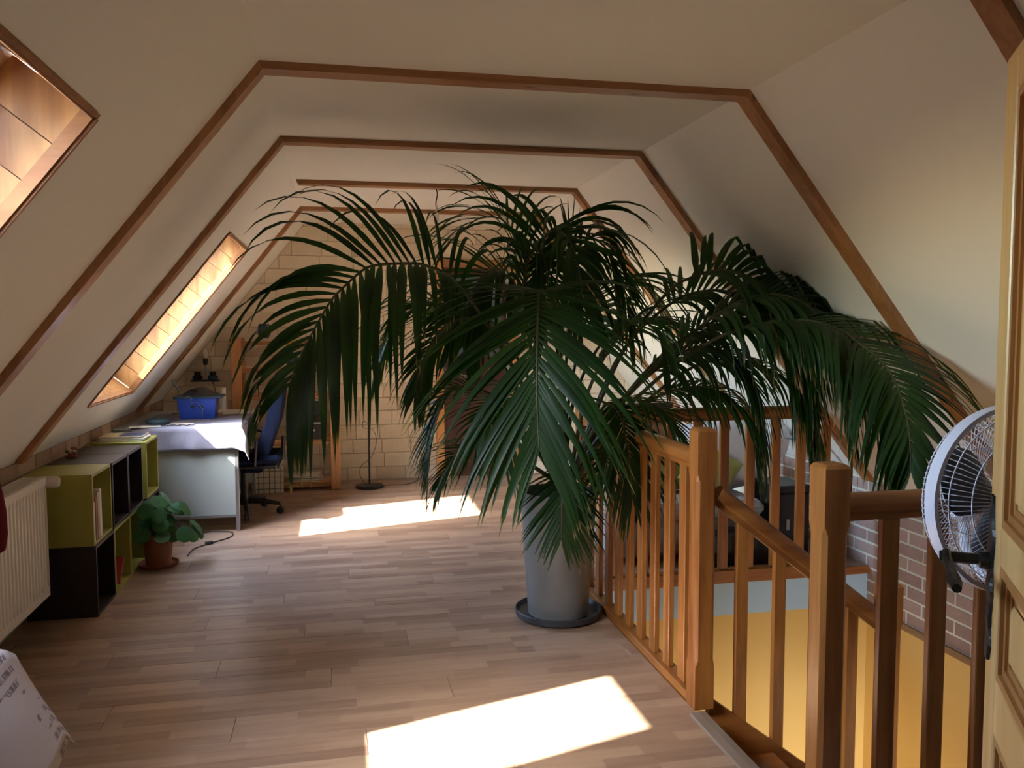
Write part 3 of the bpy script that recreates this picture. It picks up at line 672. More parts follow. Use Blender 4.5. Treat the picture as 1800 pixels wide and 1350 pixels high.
# ------------------------------------------------------------------ RADIATOR
rad = thing('radiator', 'cream panel radiator on the left knee wall, thermostat valve at its corner', 'radiator', (-1.36, 3.3, 0))
rx, ry0, ry1, rz0, rz1 = -1.345, 2.75, 4.30, 0.175, 0.742
pb = MB(); n_ = 38; prof = []
for i in range(n_+1):
    yy = ry0+0.03+(ry1-ry0-0.06)*i/n_
    prof += [yy]
wv = [0, 0.006, 0.006, 0]
cell = (ry1-ry0-0.05)/n_
rows_z = [(rz0+0.0, 0), (rz0+0.035, 0), (rz0+0.055, 1), (rz1-0.055, 1), (rz1-0.035, 0), (rz1, 0)]
ypts = [(ry0, 0)]
for i in range(n_):
    y0_ = ry0+0.025+cell*i; ypts += [(y0_+cell*0.12, 0), (y0_+cell*0.3, 1), (y0_+cell*0.7, 1), (y0_+cell*0.88, 0)]
ypts += [(ry1, 0)]
i0 = 0
for (zz, a) in rows_z:
    for (yy, w_) in ypts: pb.v.append(V((rx-0.010*a*(1-w_)+0.0*a, yy, zz)))
nn_ = len(ypts)
for r in range(len(rows_z)-1):
    for q in range(nn_-1): pb.f.append((r*nn_+q, r*nn_+q+1, (r+1)*nn_+q+1, (r+1)*nn_+q)); pb.mi.append(0)
pb.box((rx-0.022, ry0, rz0), (rx-0.010, ry1, rz1-0.001)); pb.box((rx-0.012, ry1-0.004, rz0), (rx, ry1, rz1)); pb.box((rx-0.012, ry0, rz0), (rx, ry0+0.004, rz1))
pb.build('front_panel', WHITE_P, rad, smooth='auto', recalc=False)
MB().box((rx-0.105, ry0, rz0), (rx-0.095, ry1, rz1-0.005)).build('rear_panel', WHITE_P, rad)
MB().box((rx-0.105, ry1-0.003, rz0+0.01), (rx-0.002, ry1+0.003, rz1)).build('side_cover', WHITE_P, rad)
gr = MB()
for q in range(60):
    yy = ry0+0.02+q*(ry1-ry0-0.04)/59
    gr.box((rx-0.09, yy-0.004, rz1-0.004), (rx-0.015, yy+0.004, rz1+0.0))
gr.box((rx-0.10, ry0, rz1-0.006), (rx-0.088, ry1, rz1+0.002)); gr.box((rx-0.018, ry0, rz1-0.006), (rx-0.004, ry1, rz1+0.002))
gr.build('top_grille', WHITE_P, rad)
v_ = MB(); v_.lathe([(0.0, 0), (0.011, 0), (0.011, 0.035), (0, 0.035)], (rx-0.05, ry1+0.004, rz1-0.035), 12, CHROME, axis=(0, 1, 0)); v_.build('valve_stem', CHROME, rad, smooth='auto')
v_ = MB(); v_.lathe([(0, 0), (0.023, 0.0), (0.028, 0.006), (0.028, 0.085), (0.022, 0.094), (0, 0.096)], (rx-0.045, ry1+0.03, rz1-0.03), 20, VALVE, axis=(1, 0, 0)); v_.build('thermostat_knob', VALVE, rad, smooth='auto')
for yy in (ry0+0.1, ry1-0.1): MB().box((rx-0.15, yy-0.02, rz0+0.06), (rx-0.105, yy+0.02, rz1-0.06)).build('wall_bracket', WHITE_P, rad)


cg = MB(); cg.lathe([(0, -0.13), (0.030, -0.12), (0.048, -0.06), (0.045, 0.03), (0.03, 0.10), (0.012, 0.16), (0, 0.17)], (-1.300, 3.605, 0.69), 14)
for vv in cg.v: vv.x = -1.300+(vv.x+1.300)*0.5
cg.build('oven_glove', REDD, None, origin=V((-1.30, 3.605, 0.69)), smooth=True, label='dark red glove hanging on the radiator at the left photo edge', cat='glove')
# ------------------------------------------------------------------ STORAGE CUBES
cubes = [  # y0, level, material, label
    (4.455, 0, DARKL, 'black-brown open cube on the floor, nearest of the lower row beside the radiator'),
    (4.812, 0, GREEN, 'lime green open cube on the floor holding a leaning red book'),
    (5.170, 0, GREEN, 'lime green open cube on the floor right behind the small round-leaved plant'),
    (5.640, 0, DARKL, 'black-brown open cube on the floor nearest the desk'),
    (4.452, 1, GREEN, 'lime green open cube on top of the nearest black-brown cube, a few pale books inside'),
    (4.810, 1, DARKL, 'black-brown upper cube with dark folders inside, next to the nearest green cube'),
    (5.168, 1, DARKL, 'black-brown upper cube between another black-brown one and the green cube with magazines'),
    (5.640, 1, GREEN, 'lime green upper cube nearest the desk with magazines on top')]
CS, CH, CD, ct = 0.355, 0.36, 0.325, 0.016
for (y0, lv, mt, lab) in cubes:
    z0 = lv*CH+0.0005*lv; xf = -1.178 - (0.006 if (lv and y0 < 4.5) else 0); xb = xf-CD
    t = thing('storage_cube', lab, 'storage cube', (xf, y0, z0), group='stacked storage cubes along the left wall')
    y1 = y0+CS-0.002; z1 = z0+CH-0.0005
    MB().box((xb, y0, z0), (xf, y0+ct, z1), None, 0.001).build('side_panel', mt, t)
    MB().box((xb, y1-ct, z0), (xf, y1, z1), None, 0.001).build('side_panel', mt, t)
    MB().box((xb, y0+ct, z0), (xf, y1-ct, z0+ct), None, 0.001).build('bottom_panel', mt, t)
    MB().box((xb, y0+ct, z1-ct), (xf, y1-ct, z1), None, 0.001).build('top_panel', mt, t)
    MB().box((xb, y0+ct, z0+ct), (xb+0.006, y1-ct, z1-ct)).build('back_panel', mt, t)
def book(y, z, h, dpt, th, mat, lab, grp, xf=-1.21, lean=0.0, cover=None):
    t = thing('book', lab, 'book', (xf, y, z), group=grp)
    c = V((xf-dpt/2, y+th/2, z+h/2))
    if lean:
        c = V((xf-dpt/2, y+math.sin(lean)*h/2+0.01, z+math.cos(lean)*h/2+0.008))
    Y_ = V((0, math.cos(lean), -math.sin(lean))); Z_ = V((0, math.sin(lean), math.cos(lean)))
    mb = MB(); mb.obox(c-Y_*(th/2-0.001), V((dpt/2, 0, 0)), Y_*0.0011, Z_*h/2); mb.obox(c+Y_*(th/2-0.001), V((dpt/2, 0, 0)), Y_*0.0011, Z_*h/2); mb.obox(c+V((dpt/2-0.001, 0, 0)), V((0.0011, 0, 0)), Y_*th/2, Z_*h/2)
    mb.build('cover', mat, t)
    MB().obox(c-V((0.003, 0, 0)), V((dpt/2-0.004, 0, 0)), Y_*(th/2-0.002), Z_*(h/2-0.004)).build('pages', PAPER, t)
    return t
g1 = 'books in the upper green cube'
for q, (th, h, mt, lab) in enumerate(((0.012, 0.20, PAPER, 'thin white booklet standing in the nearest green cube'), (0.014, 0.215, PINKP, 'thin pinkish book in the nearest green cube'), (0.022, 0.235, BEIGEP, 'beige book in the nearest green cube, beside the thick pale one'), (0.035, 0.245, PAPER, 'thick pale book at the end of the row in the nearest green cube'))):
    book(4.478+0.034*q, CH+ct+0.001, h, 0.17, th*1.15, mt, lab, g1, xf=-1.187)
g2 = 'books in the upper black cube'
for q, (th, h, mt, lab) in enumerate(((0.018, 0.215, PINKP, 'dull pink book in the upper black-brown cube'), (0.024, 0.30, BLUEC, 'tall dark blue folder in the upper black-brown cube'), (0.03, 0.21, BLUEC, 'short dark blue book beside the tall folder'))):
    book(4.83+0.032*q+0.005, CH+ct+0.001, h, 0.2, th, mt, lab, g2)
g3 = 'books in the lower green cube'
book(4.835, ct+0.001, 0.20, 0.2, 0.03, BLUEC, 'dark blue book standing in the lower green cube', g3)
book(4.872, ct+0.001, 0.15, 0.2, 0.03, BLUEC, 'low dark book beside the red one in the lower green cube', g3)
book(4.935, ct+0.001, 0.16, 0.17, 0.016, REDP, 'red book leaning in the lower green cube', g3, xf=-1.19, lean=0.75)
# magazines on the far green cube
z = 2*CH+0.001
for q, (mt, lab, dx) in enumerate(((PAPER, 'bottom white magazine of the small stack on the green cube', 0.0), (PAPER, 'middle magazine of the small stack on the green cube', 0.006), (PAPER, 'top magazine with a dark and yellow cover on the green cube', -0.004))):
    t = thing('magazine', lab, 'magazine', (-1.33+dx, 5.80, z), group='magazines on the green cube')
    MB().box((-1.46+dx, 5.68, z), (-1.205+dx, 5.90, z+0.009), None, 0.002).build('pages', mt, t)
    if q == 2:
        MB().box((-1.46+dx, 5.68, z+0.0092), (-1.205+dx, 5.90, z+0.0105)).build('cover', BEIGEP, t)
        MB().box((-1.36, 5.70, z+0.0106), (-1.215, 5.88, z+0.0112)).build('cover_picture', BLUEC, t)
        MB().box((-1.42, 5.72, z+0.0106), (-1.37, 5.80, z+0.0112)).build('cover_patch', MAGY, t)
    z += 0.0115 if q < 2 else 0
# little dried flower figure on the cubes by the wall
t = thing('dried_flower', 'small dried brownish flower bunch on the black-brown cubes against the wall', 'ornament', (-1.44, 5.05, 0.72))
for q in range(9):
    a = q*0.8; p = V((-1.445+0.022*math.cos(a), 5.06+0.03*math.sin(a), 0.745+0.012*(q % 3)))
    MB().lathe([(0, -0.011), (0.009, -0.006), (0.013, 0.0), (0.009, 0.007), (0, 0.011)], p, 8).build('blossom', BEIGEP if q % 2 else TERRA, t, smooth=True)
MB().box((-1.47, 5.03, 0.7205), (-1.42, 5.09, 0.735), None, 0.004).build('base', TERRA, t)

# ------------------------------------------------------------------ DESK with cloth
dk = thing('desk', 'grey-white desk with steel leg, end panel facing the camera, under the far roof window', 'desk', (-1.1, 6.9, 0))
dx0, dx1, dy0, dy1, dz = -1.50, -0.675, 6.165, 7.45, 0.745
MB().box((dx0, dy0, dz-0.025), (dx1, dy1, dz), None, 0.003).build('desktop', GREYWHITE, dk)
MB().box((dx0, dy0+0.006, 0.115), (dx1-0.004, dy0+0.024, dz-0.026), None, 0.002).build('end_panel', GREYWHITE, dk)
MB().box((dx0, dy1-0.03, 0.115), (dx1-0.004, dy1-0.012, dz-0.026), None, 0.002).build('end_panel', GREYWHITE, dk)
for yy in (dy0+0.002, dy1-0.034):
    for xx in (dx0+0.002, dx1-0.030):
        MB().box((xx, yy, 0), (xx+0.026, yy+0.032, dz-0.026), None, 0.002).build('leg', STEEL, dk)
MB().box((dx0+.03, dy0+0.0, 0.10), (dx1-0.03, dy0+0.028, 0.114)).build('crossbar', STEEL, dk)
MB().box((dx0, dy0+0.03, 0.25), (dx0+0.016, dy1-0.04, dz-0.03)).build('back_panel', GREYWHITE, dk)
# cloth: grid draped over the top, hanging over front end and right side
cl = MB(); nx, ny = 46, 60
cx0, cx1 = dx0+0.12, dx1+0.165     # right overhang 0.165 laid as drop
cy0, cy1 = dy0-0.165, dy1-0.35
def drape(a, b):
    ex = max(0, a-dx1-0.004); ey = max(0, dy0-0.004-b)
    x = min(a, dx1+0.004); y_ = max(b, dy0-0.004); z_ = dz+0.004
    w = math.sin(a*17+b*3)*0.006+math.sin(b*23+a*5)*0.005+math.sin(a*41-b*13)*0.003
    if ex > 0 and ey > 0:
        m_ = math.hypot(ex, ey); z_ -= m_*0.97+0.02; x += 0.03+ex*0.25+w; y_ -= 0.025+ey*0.2
    elif ex > 0: z_ -= ex; x += 0.012+0.10*ex+w*1.2
    elif ey > 0: z_ -= ey; y_ -= 0.010+0.06*ey+abs(w)*1.1
    else: z_ += 0.001+abs(w)*0.12
    return V((x, y_, z_))
for j in range(ny+1):
    for i in range(nx+1): cl.v.append(drape(cx0+(cx1-cx0)*i/nx, cy0+(cy1-cy0)*j/ny))
for j in range(ny):
    for i in range(nx):
        a = j*(nx+1)+i; cl.f.append((a, a+1, a+nx+2, a+nx+1)); cl.mi.append(0)
co = cl.build('tablecloth', CLOTH, None, origin=V((-1.1, 6.5, dz+0.004)), smooth=True, label='blue-grey crumpled cloth draped over the near end of the desk', cat='tablecloth', recalc=False)
co.modifiers.new('thickness', 'SOLIDIFY').thickness = 0.003
zt = dz+0.0075
# blue storage box with tray of cables
bx = thing('storage_box', 'cobalt blue plastic box with two round holes, black tray on top, on the desk', 'box', (-1.02, 6.75, zt))
bb = MB(); bxc = (-1.02, 6.75); hw, hd, hh = 0.135, 0.11, 0.155
wt = 0.014
for z0, z1, e0, e1 in ((zt, zt+hh, 0.0, 0.018),):
    A = [V((bxc[0]+sx*(hw-wt+e), bxc[1]+sy*(hd-wt+e), zz)) for (zz, e) in ((z0, e0), (z1, e1)) for (sx, sy) in ((-1, -1), (1, -1), (1, 1), (-1, 1))]
    bb.v += A
    for j in range(4): bb.f.append((j, (j+1) % 4, 4+(j+1) % 4, 4+j)); bb.mi.append(0)
    bb.f.append((3, 2, 1, 0)); bb.mi.append(0); bb.f.append((4, 5, 6, 7)); bb.mi.append(0)
bb.build('body', BLUEBOX, bx)
for sx in (-0.03, 0.03): MB().lathe([(0, 0), (0.014, 0), (0.014, -0.004), (0, -0.004)], (bxc[0]+sx, bxc[1]-hd+0.006, zt+0.095), 16, axis=(0, 1, 0)).build('finger_hole', BLACKP, bx)
MB().box((bxc[0]-hw-0.03, bxc[1]-hd-0.02, zt+hh+0.001), (bxc[0]+hw+0.045, bxc[1]+hd+0.02, zt+hh+0.016), None, 0.003).build('tray', TEALP, bx)
# cable tangle on the tray
cb = MB(); pts = []
for q in range(90):
    a = q*0.47; pts.append(V((bxc[0]+0.085*math.cos(a)*math.cos(a*0.31), bxc[1]+0.07*math.sin(a), zt+hh+0.026+0.018*(1+math.sin(a*1.7))*(1 if q < 80 else 0.2))))
cb.tube(pts, 0.0028, 5); cb.build('cable_tangle', BLACKP, None, origin=V((bxc[0], bxc[1], zt+hh+0.016)), label='tangle of black cables lying on the tray of the blue box', cat='cable')
cb = MB(); pts = [V((bxc[0]-0.07+0.0016*q+0.02*math.sin(q*0.13), bxc[1]-hd-0.035-0.006*math.cos(q*0.2), zt+0.165-0.00002*q*q*1.0+0.012*math.sin(q*0.3))) for q in range(85)]
cb.tube(pts, 0.0022, 5); cb.build('cable', STEEL, None, origin=pts[0], label='grey cable looping down the front of the blue box', cat='cable')
# dome-ish black hat shape behind (folded umbrella cloth)
h_ = MB(); h_.lathe([(0.15, 0), (0.13, 0.012), (0.09, 0.035), (0.045, 0.055), (0, 0.062)], (bxc[0]+0.01, bxc[1]+0.02, zt+hh+0.017), 20); h_.build('flat_hat', BLACKP, None, origin=V((bxc[0], bxc[1], zt+hh+0.017)), smooth=True, label='flat black cloth hat on the blue box tray', cat='hat')
# pouch
pc = MB(); pc.lathe([(0, 0), (0.052, 0), (0.070, 0.008), (0.074, 0.024), (0.066, 0.038), (0.045, 0.043), (0, 0.041)], (-1.235, 6.34, zt), 24)
for vv in pc.v: vv.x = -1.235+(vv.x+1.235)*1.15
pc.build('body', TEALP, p_ := thing('case', 'dark teal oval zip case on the desk cloth, left of the blue box', 'case', (-1.235, 6.34, zt)), smooth='auto')
MB().tube([V((-1.235+0.086*math.cos(a*0.2618), 6.34+0.075*math.sin(a*0.2618), zt+0.025)) for a in range(24)], 0.0022, 5, closed=True).build('zip', BLACKP, p_)
cb = MB(); pts = [V((-1.20+0.0055*q, 6.24+0.022*math.sin(q*0.55)+0.01*math.cos(q*1.1), zt+0.004+0.003*math.sin(q*0.9)**2)) for q in range(40)]
cb.tube(pts, 0.0025, 5); cb.build('cable', BLACKP, None, origin=pts[0], label='black cable lying on the desk cloth in front of the blue box', cat='cable')
for q, (x, y_, a, lab) in enumerate(((-1.30, 6.22, 0.2, 'white sheet of paper under the teal case'), (-1.10, 6.33, -0.3, 'white paper sheet beside the teal case'), (-0.78, 7.0, 0.1, 'white paper on the far part of the desk'))):
    mb = MB(); mb.obox(V((0, 0, 0.0008)), V((0.10, 0, 0)), V((0, 0.065, 0)), V((0, 0, 0.0006))); o = mb.build('paper_sheet', PAPER, None, origin=(0, 0, 0), label=lab, cat='paper', group='papers on the desk')
    o.location = (x, y_, zt+0.001+0.0015*q); o.rotation_euler = (0, 0, a)
rf = thing('folder', 'red folder with white sheets on the far right part of the desk', 'folder', (-0.86, 7.15, dz))
MB().box((-0.99, 7.06, dz+0.001), (-0.73, 7.26, dz+0.007)).build('cover', REDP, rf); MB().box((-0.98, 7.08, dz+0.0075), (-0.715, 7.28, dz+0.014)).build('sheets', PAPER, rf)
MB().lathe([(0, 0), (0.027, 0), (0.027, 0.19), (0.020, 0.19), (0.020, 0.17), (0, 0.17)], (-0.925, 7.36, dz+0.001), 20).build('paper_tube', PAPER, None, origin=V((-0.925, 7.36, dz)), smooth='auto', label='white upright paper tube on the desk, right of the blue box', cat='tube')
# desk lamp arm leaning by the slope
t = thing('desk_lamp', 'grey jointed desk lamp behind the blue box, leaning under the slope', 'lamp', (-1.24, 7.2, dz))
MB().lathe([(0, 0), (0.05, 0), (0.05, 0.015), (0.012, 0.022), (0, 0.022)], (-1.24, 7.15, dz+0.001), 16).build('base', STEEL, t, smooth='auto')
MB().tube([(-1.24, 7.15, dz+0.02), (-1.22, 7.17, dz+0.17)], 0.010, 8).build('lower_arm', STEEL, t)
MB().tube([(-1.22, 7.17, dz+0.17), (-1.29, 7.20, dz+0.27)], 0.012, 8).build('upper_arm', GREYWHITE, t)
MB().lathe([(0.012, 0), (0.03, 0.02), (0.042, 0.07), (0.040, 0.075)], (-1.225, 7.15, dz+0.15), 16, axis=(0.3, -0.2, -0.9)).build('lamp_head', GREYWHITE, t, smooth='auto')

# wall bracket shelf with bulb lamp and two dark jars
t = thing('bracket_shelf', 'small black shelf board fixed to the stone wall above the desk', 'shelf', (-1.13, YF-0.07, 0.965))
MB().box((-1.255, YF-0.14, 0.96), (-1.015, YF-0.006, 0.974), None, 0.003).build('board', BLACKP, t)
MB().tube([(-1.07, YF-0.10, 0.96), (-1.045, YF-0.012, 0.80)], 0.004, 6).build('bracket', BLACKP, t)
t = thing('bulb_lamp', 'bare white bulb lamp in a black socket on the small black shelf', 'lamp', (-1.13, YF-0.08, 0.974))
MB().lathe([(0, 0), (0.028, 0), (0.028, 0.006), (0.006, 0.01), (0.006, 0.13), (0, 0.13)], (-1.13, YF-0.08, 0.9745), 14).build('stem', STEEL, t, smooth='auto')
MB().lathe([(0, 0), (0.012, 0), (0.021, 0.02), (0.021, 0.055), (0.014, 0.06), (0, 0.06)], (-1.13, YF-0.08, 1.104), 14).build('socket', BLACKP, t, smooth='auto')
MB().lathe([(0.012, 0), (0.024, 0.02), (0.026, 0.05), (0.018, 0.075), (0, 0.085)], (-1.13, YF-0.08, 1.164), 16).build('bulb', WAX, t, smooth=True)
for q, xx in enumerate((-1.20, -1.07)):
    t = thing('dark_jar', 'dark lidded jar on the small black shelf, %s of the bulb lamp' % ('left', 'right')[q], 'jar', (xx, YF-0.085, 0.974), group='jars on the bracket shelf')
    MB().lathe([(0, 0), (0.036, 0), (0.043, 0.012), (0.043, 0.028), (0.03, 0.04), (0, 0.04)], (xx, YF-0.085, 0.9745), 16).build('body', TEALP if q else BLACKP, t, smooth='auto')
    MB().lathe([(0, 0), (0.024, 0), (0.028, 0.008), (0.028, 0.026), (0.02, 0.031), (0, 0.031)], (xx, YF-0.085, 1.015), 16).build('lid', BLACKP, t, smooth='auto')

# ------------------------------------------------------------------ PINE SHELF UNIT
su = thing('shelf_unit', 'pine shelf unit against the stone wall behind the office chair', 'shelf', (-0.42, 7.7, 0))
fy, by = 7.56, 7.92; lx, rx_ = -0.875, 0.035
for (xa, xb_) in ((lx, lx+0.085), (rx_-0.085, rx_)):
    for ya_ in (fy, by-0.04): MB().box((xa, ya_, 0), (xb_, ya_+0.03, 1.345), None, 0.003).build('post', SHELFW, su, origin=V((xa, ya_, 0)))
for zz in (0.055, 0.43, 0.84, 1.075, 1.315):
    for yy in (fy+0.031, by-0.072):
        MB().box((lx+0.085*0, yy, zz-0.03), (rx_, yy+0.02, zz), None, 0.002).build('shelf_rail', BEAM_Z, su, origin=V((lx, yy, zz)))
    if zz < 1.3: MB().box((lx+0.002, fy+0.052, zz+0.001), (rx_-0.002, by-0.073, zz+0.017), None, 0.002).build('shelf_board', SHELFW, su, origin=V((lx, fy, zz)))
def lantern(x, y_, z_, lab):
    t = thing('lantern', lab, 'lantern', (x, y_, z_), group='black wire lanterns on the shelf unit')
    MB().lathe([(0.030, 0), (0.050, 0.035), (0.045, 0.09), (0.038, 0.118)], (x, y_, z_+0.004), 6).build('glass', TEALP, t)
    w_ = MB()
    for q in range(6):
        a = q*math.pi/3; P_ = lambda r, h: V((x+r*math.cos(a), y_+r*math.sin(a), z_+h))
        w_.tube([P_(0.032, 0), P_(0.055, 0.038), P_(0.050, 0.09), P_(0.040, 0.122)], 0.0028, 5)
    for (r, h) in ((0.033, 0.003), (0.055, 0.038), (0.041, 0.121)): w_.tube([V((x+r*math.cos(q*math.pi/3), y_+r*math.sin(q*math.pi/3), z_+h)) for q in range(6)], 0.0028, 5, closed=True)
    w_.build('wire_frame', BLACKM, t)
lantern(-0.60, 7.63, 1.346, 'black wire lantern on top of the shelf unit')
lantern(-0.37, 7.68, 1.093, 'black wire lantern on the second shelf, behind the palm leaves')
t = thing('stereo', 'black stereo unit on the middle shelf, seen between hanging palm leaves', 'stereo', (-0.3, 7.7, 0.448))
MB().box((-0.42, 7.60, 0.449), (-0.10, 7.85, 0.62), None, 0.004).build('housing', BLACKP, t); MB().box((-0.41, 7.597, 0.585), (-0.11, 7.5995, 0.60)).build('silver_strip', STEEL, t)
for q in range(4): MB().lathe([(0, 0), (0.010, 0), (0.009, 0.006), (0, 0.006)], (-0.37+0.06*q, 7.599, 0.53), 12, axis=(0, -1, 0)).build('button', STEEL, t)
t = thing('screen', 'small black flat screen standing on the stereo on the middle shelf', 'screen', (-0.27, 7.72, 0.62))
MB().box((-0.40, 7.68, 0.64), (-0.13, 7.71, 0.78), None, 0.004).build('panel', BLACKP, t); MB().box((-0.30, 7.66, 0.6205), (-0.22, 7.76, 0.628)).build('foot', BLACKP, t); MB().box((-0.27, 7.695, 0.628), (-0.25, 7.71, 0.66)).build('neck', BLACKP, t)
for q in range(7):
    mb = MB(); mb.obox(V((0, 0, 0.0035)), V((0.13, 0, 0)), V((0, 0.10, 0)), V((0, 0, 0.0033)))
    o = mb.build('magazine', (PAPER, BEIGEP, PAPER, TEALP, PAPER, BEIGEP, PAPER)[q], None, origin=(0, 0, 0), label=('bottom white magazine of the pile on the lowest shelf','beige magazine second from the bottom of the shelf pile','white magazine third from the bottom of the shelf pile','dark teal magazine in the middle of the shelf pile','white magazine just above the dark teal one','beige magazine second from the top of the shelf pile','topmost white magazine of the pile on the lowest shelf')[q], cat='magazine', group='magazines on the lowest shelf'); o.location = (-0.28+0.012*(q % 3), 7.70, 0.0735+0.0078*q); o.rotation_euler = (0, 0, (-0.12, 0.08, -0.03, 0.1, -0.07, 0.04, -0.1)[q])
t = thing('audio_cable', 'black cable hanging from a plug at the shelf unit', 'cable', (-0.66, 7.55, 1.07))
MB().tube([(-0.70, 7.548, 1.088), (-0.66, 7.545, 1.088), (-0.655, 7.545, 1.06), (-0.652, 7.546, 0.85), (-0.640, 7.546, 0.80), (-0.645, 7.546, 0.78)], 0.004, 6).build('cord', BLACKP, t)
MB().box((-0.655, 7.540, 0.745), (-0.633, 7.552, 0.785), None, 0.003).build('plug', BLACKP, t)
# calendar boards standing in front of the unit
t = thing('wall_calendar', 'large printed year calendar with a colourful top strip, leaning behind the office chair', 'calendar', (-0.57, 7.45, 0))
MB().obox(V((-0.585, 7.46, 0.16)), V((0.135, 0, 0)), V((0, 0.003, 0)), V((0, 0.02, 0.145))).build('sheet', CALM, t)
ms = MB(); cols = [REDP, PINKP, BLUEC, MAGY, PAPER, REDP, TEALP, PINKP]
for q in range(16):
    x0_ = -0.72+0.27*(q % 8)/8; z0_ = 0.305+0.035*(q//8); ms.box((x0_, 7.474, z0_), (x0_+0.27/8-0.001, 7.479, z0_+0.034), cols[(q*5+q//3) % 8])
ms.build('picture_strip', None, t)
t = thing('cardboard_file', 'low printed file box beside the calendar, behind the chair', 'box', (-0.80, 7.42, 0))
MB().box((-0.90, 7.38, 0.001), (-0.745, 7.44, 0.12), None, 0.003).build('body', CALM, t); MB().box((-0.895, 7.376, 0.03), (-0.75, 7.3795, 0.06)).build('label_strip', PAPER, t)

# ------------------------------------------------------------------ OFFICE CHAIR
oc = thing('office_chair', 'navy office chair seen side-on behind the desk end', 'chair', (-0.62, 6.62, 0))
hx, hy = -0.70, 6.72
hb = MB(); hb.lathe([(0, 0.075), (0.035, 0.075), (0.04, 0.11), (0.028, 0.13), (0.028, 0.38), (0, 0.38)], (hx, hy, 0), 16); hb.build('column', BLACKP, oc, smooth='auto')
for q in range(5):
    a = math.radians(-10+72*q); dv = V((math.cos(a), math.sin(a), 0)); e = V((hx, hy, 0))+dv*0.27
    MB().tube([V((hx, hy, 0.105))+dv*0.02, V((hx, hy, 0.10))+dv*0.15, e+V((0, 0, 0.078))], [0.024, 0.019, 0.014], 8).build('base_arm', BLACKP, oc)
    sd = V((-dv.y, dv.x, 0)); cs = MB()
    for s2 in (-1, 1): cs.lathe([(0, 0), (0.026, 0), (0.029, 0.006), (0.026, 0.013), (0, 0.013)], e+V((0, 0, 0.0295))+sd*(0.003 if s2 > 0 else -0.016), 16, axis=sd)
    cs.tube([e+V((0, 0, 0.03))-sd*.01, e+V((0, 0, 0.075))], 0.008, 6)
    cs.build('caster', BLACKP, oc, smooth='auto')
MB().box((hx-0.06, hy-0.22, 0.38), (hx+0.26, hy+0.22, 0.41), None, 0.01).build('seat_plate', BLACKP, oc)
se = MB(); se.obox(V((hx+0.06, hy, 0.445)), V((0.23, 0, 0)), V((0, 0.235, 0)), V((0, 0, 0.034)), None, 0.028); se.build('seat', NAVY, oc)
# side profile of the back: curved, top leaning away from the desk
bkp = [(-0.70, 0.35), (-0.66, 0.45), (-0.60, 0.54), (-0.555, 0.64), (-0.515, 0.76), (-0.485, 0.88), (-0.465, 0.98), (-0.45, 1.04), (-0.425, 1.07), (-0.395, 1.05), (-0.375, 0.98), (-0.385, 0.86), (-0.41, 0.74), (-0.45, 0.62), (-0.49, 0.50), (-0.54, 0.41), (-0.59, 0.345)]
bk = MB()
def backring(yo, k):
    cx_ = sum(p[0] for p in bkp)/len(bkp); cz_ = sum(p[1] for p in bkp)/len(bkp)
    return [V((cx_+(p[0]-cx_)*k, hy+yo, cz_+(p[1]-cz_)*(0.94+0.06*k))) for p in bkp]
rg = [backring(-0.21, 0.55), backring(-0.20, 0.9), backring(-0.15, 1.0), backring(0, 0.96), backring(0.15, 1.0), backring(0.20, 0.9), backring(0.21, 0.55)]
kk = len(bkp)
for r in rg: bk.v += r
for r in range(len(rg)-1):
    for j in range(kk): bk.f.append((r*kk+j, r*kk+(j+1) % kk, (r+1)*kk+(j+1) % kk, (r+1)*kk+j)); bk.mi.append(0)
bk.f.append(tuple(range(kk))); bk.mi.append(0); bk.f.append(tuple((len(rg)-1)*kk+j for j in range(kk))); bk.mi.append(0)
bk.build('backrest', NAVY, oc, smooth='auto')
MB().tube([(hx+0.1, hy, 0.40), (-0.44, hy, 0.36), (-0.41, hy, 0.42), (-0.40, hy, 0.6)], 0.016, 8).build('back_support', BLACKP, oc)
for s2 in (-1, 1):
    MB().tube([(hx+0.10, hy+s2*0.245, 0.41), (hx+0.12, hy+s2*0.265, 0.60), (hx+0.05, hy+s2*0.265, 0.63), (hx-0.08+0.14, hy+s2*0.265, 0.63)], 0.013, 8).build('armrest', BLACKP, oc)

# ------------------------------------------------------------------ FLOOR LAMP
fx, fy_ = 0.287, 7.60
t = thing('floor_lamp', 'thin black floor lamp with a round base in front of the stone wall', 'floor lamp', (fx, fy_, 0))
MB().lathe([(0, 0), (0.125, 0), (0.128, 0.008), (0.122, 0.024), (0.02, 0.034), (0, 0.034)], (fx, fy_, 0.001), 32).build('base', BLACKM, t, smooth='auto')
MB().tube([(fx, fy_, 0.03), (fx, fy_, 1.58)], 0.009, 10).build('pole', BLACKM, t, smooth='auto')
MB().lathe([(0.012, 0.0), (0.022, 0.01), (0.032, 0.13), (0.028, 0.13), (0.016, 0.012)], (fx, fy_, 1.575), 20).build('lamp_shade', WAX, t, smooth='auto')
pts = [V((fx-0.012, fy_-0.012, 0.58)), V((fx-0.05, fy_-0.02, 0.60)), V((fx-0.045, fy_-0.02, 0.54)), V((fx+0.03, fy_-0.02, 0.53)), V((fx+0.065, fy_-0.02, 0.42)), V((fx+0.02, fy_-0.02, 0.28)), V((fx-0.07, fy_-0.02, 0.20)), V((fx-0.085, fy_-0.02, 0.12)), V((fx-0.03, fy_-0.08, 0.045)), V((fx+0.1, fy_-0.05, 0.04))]
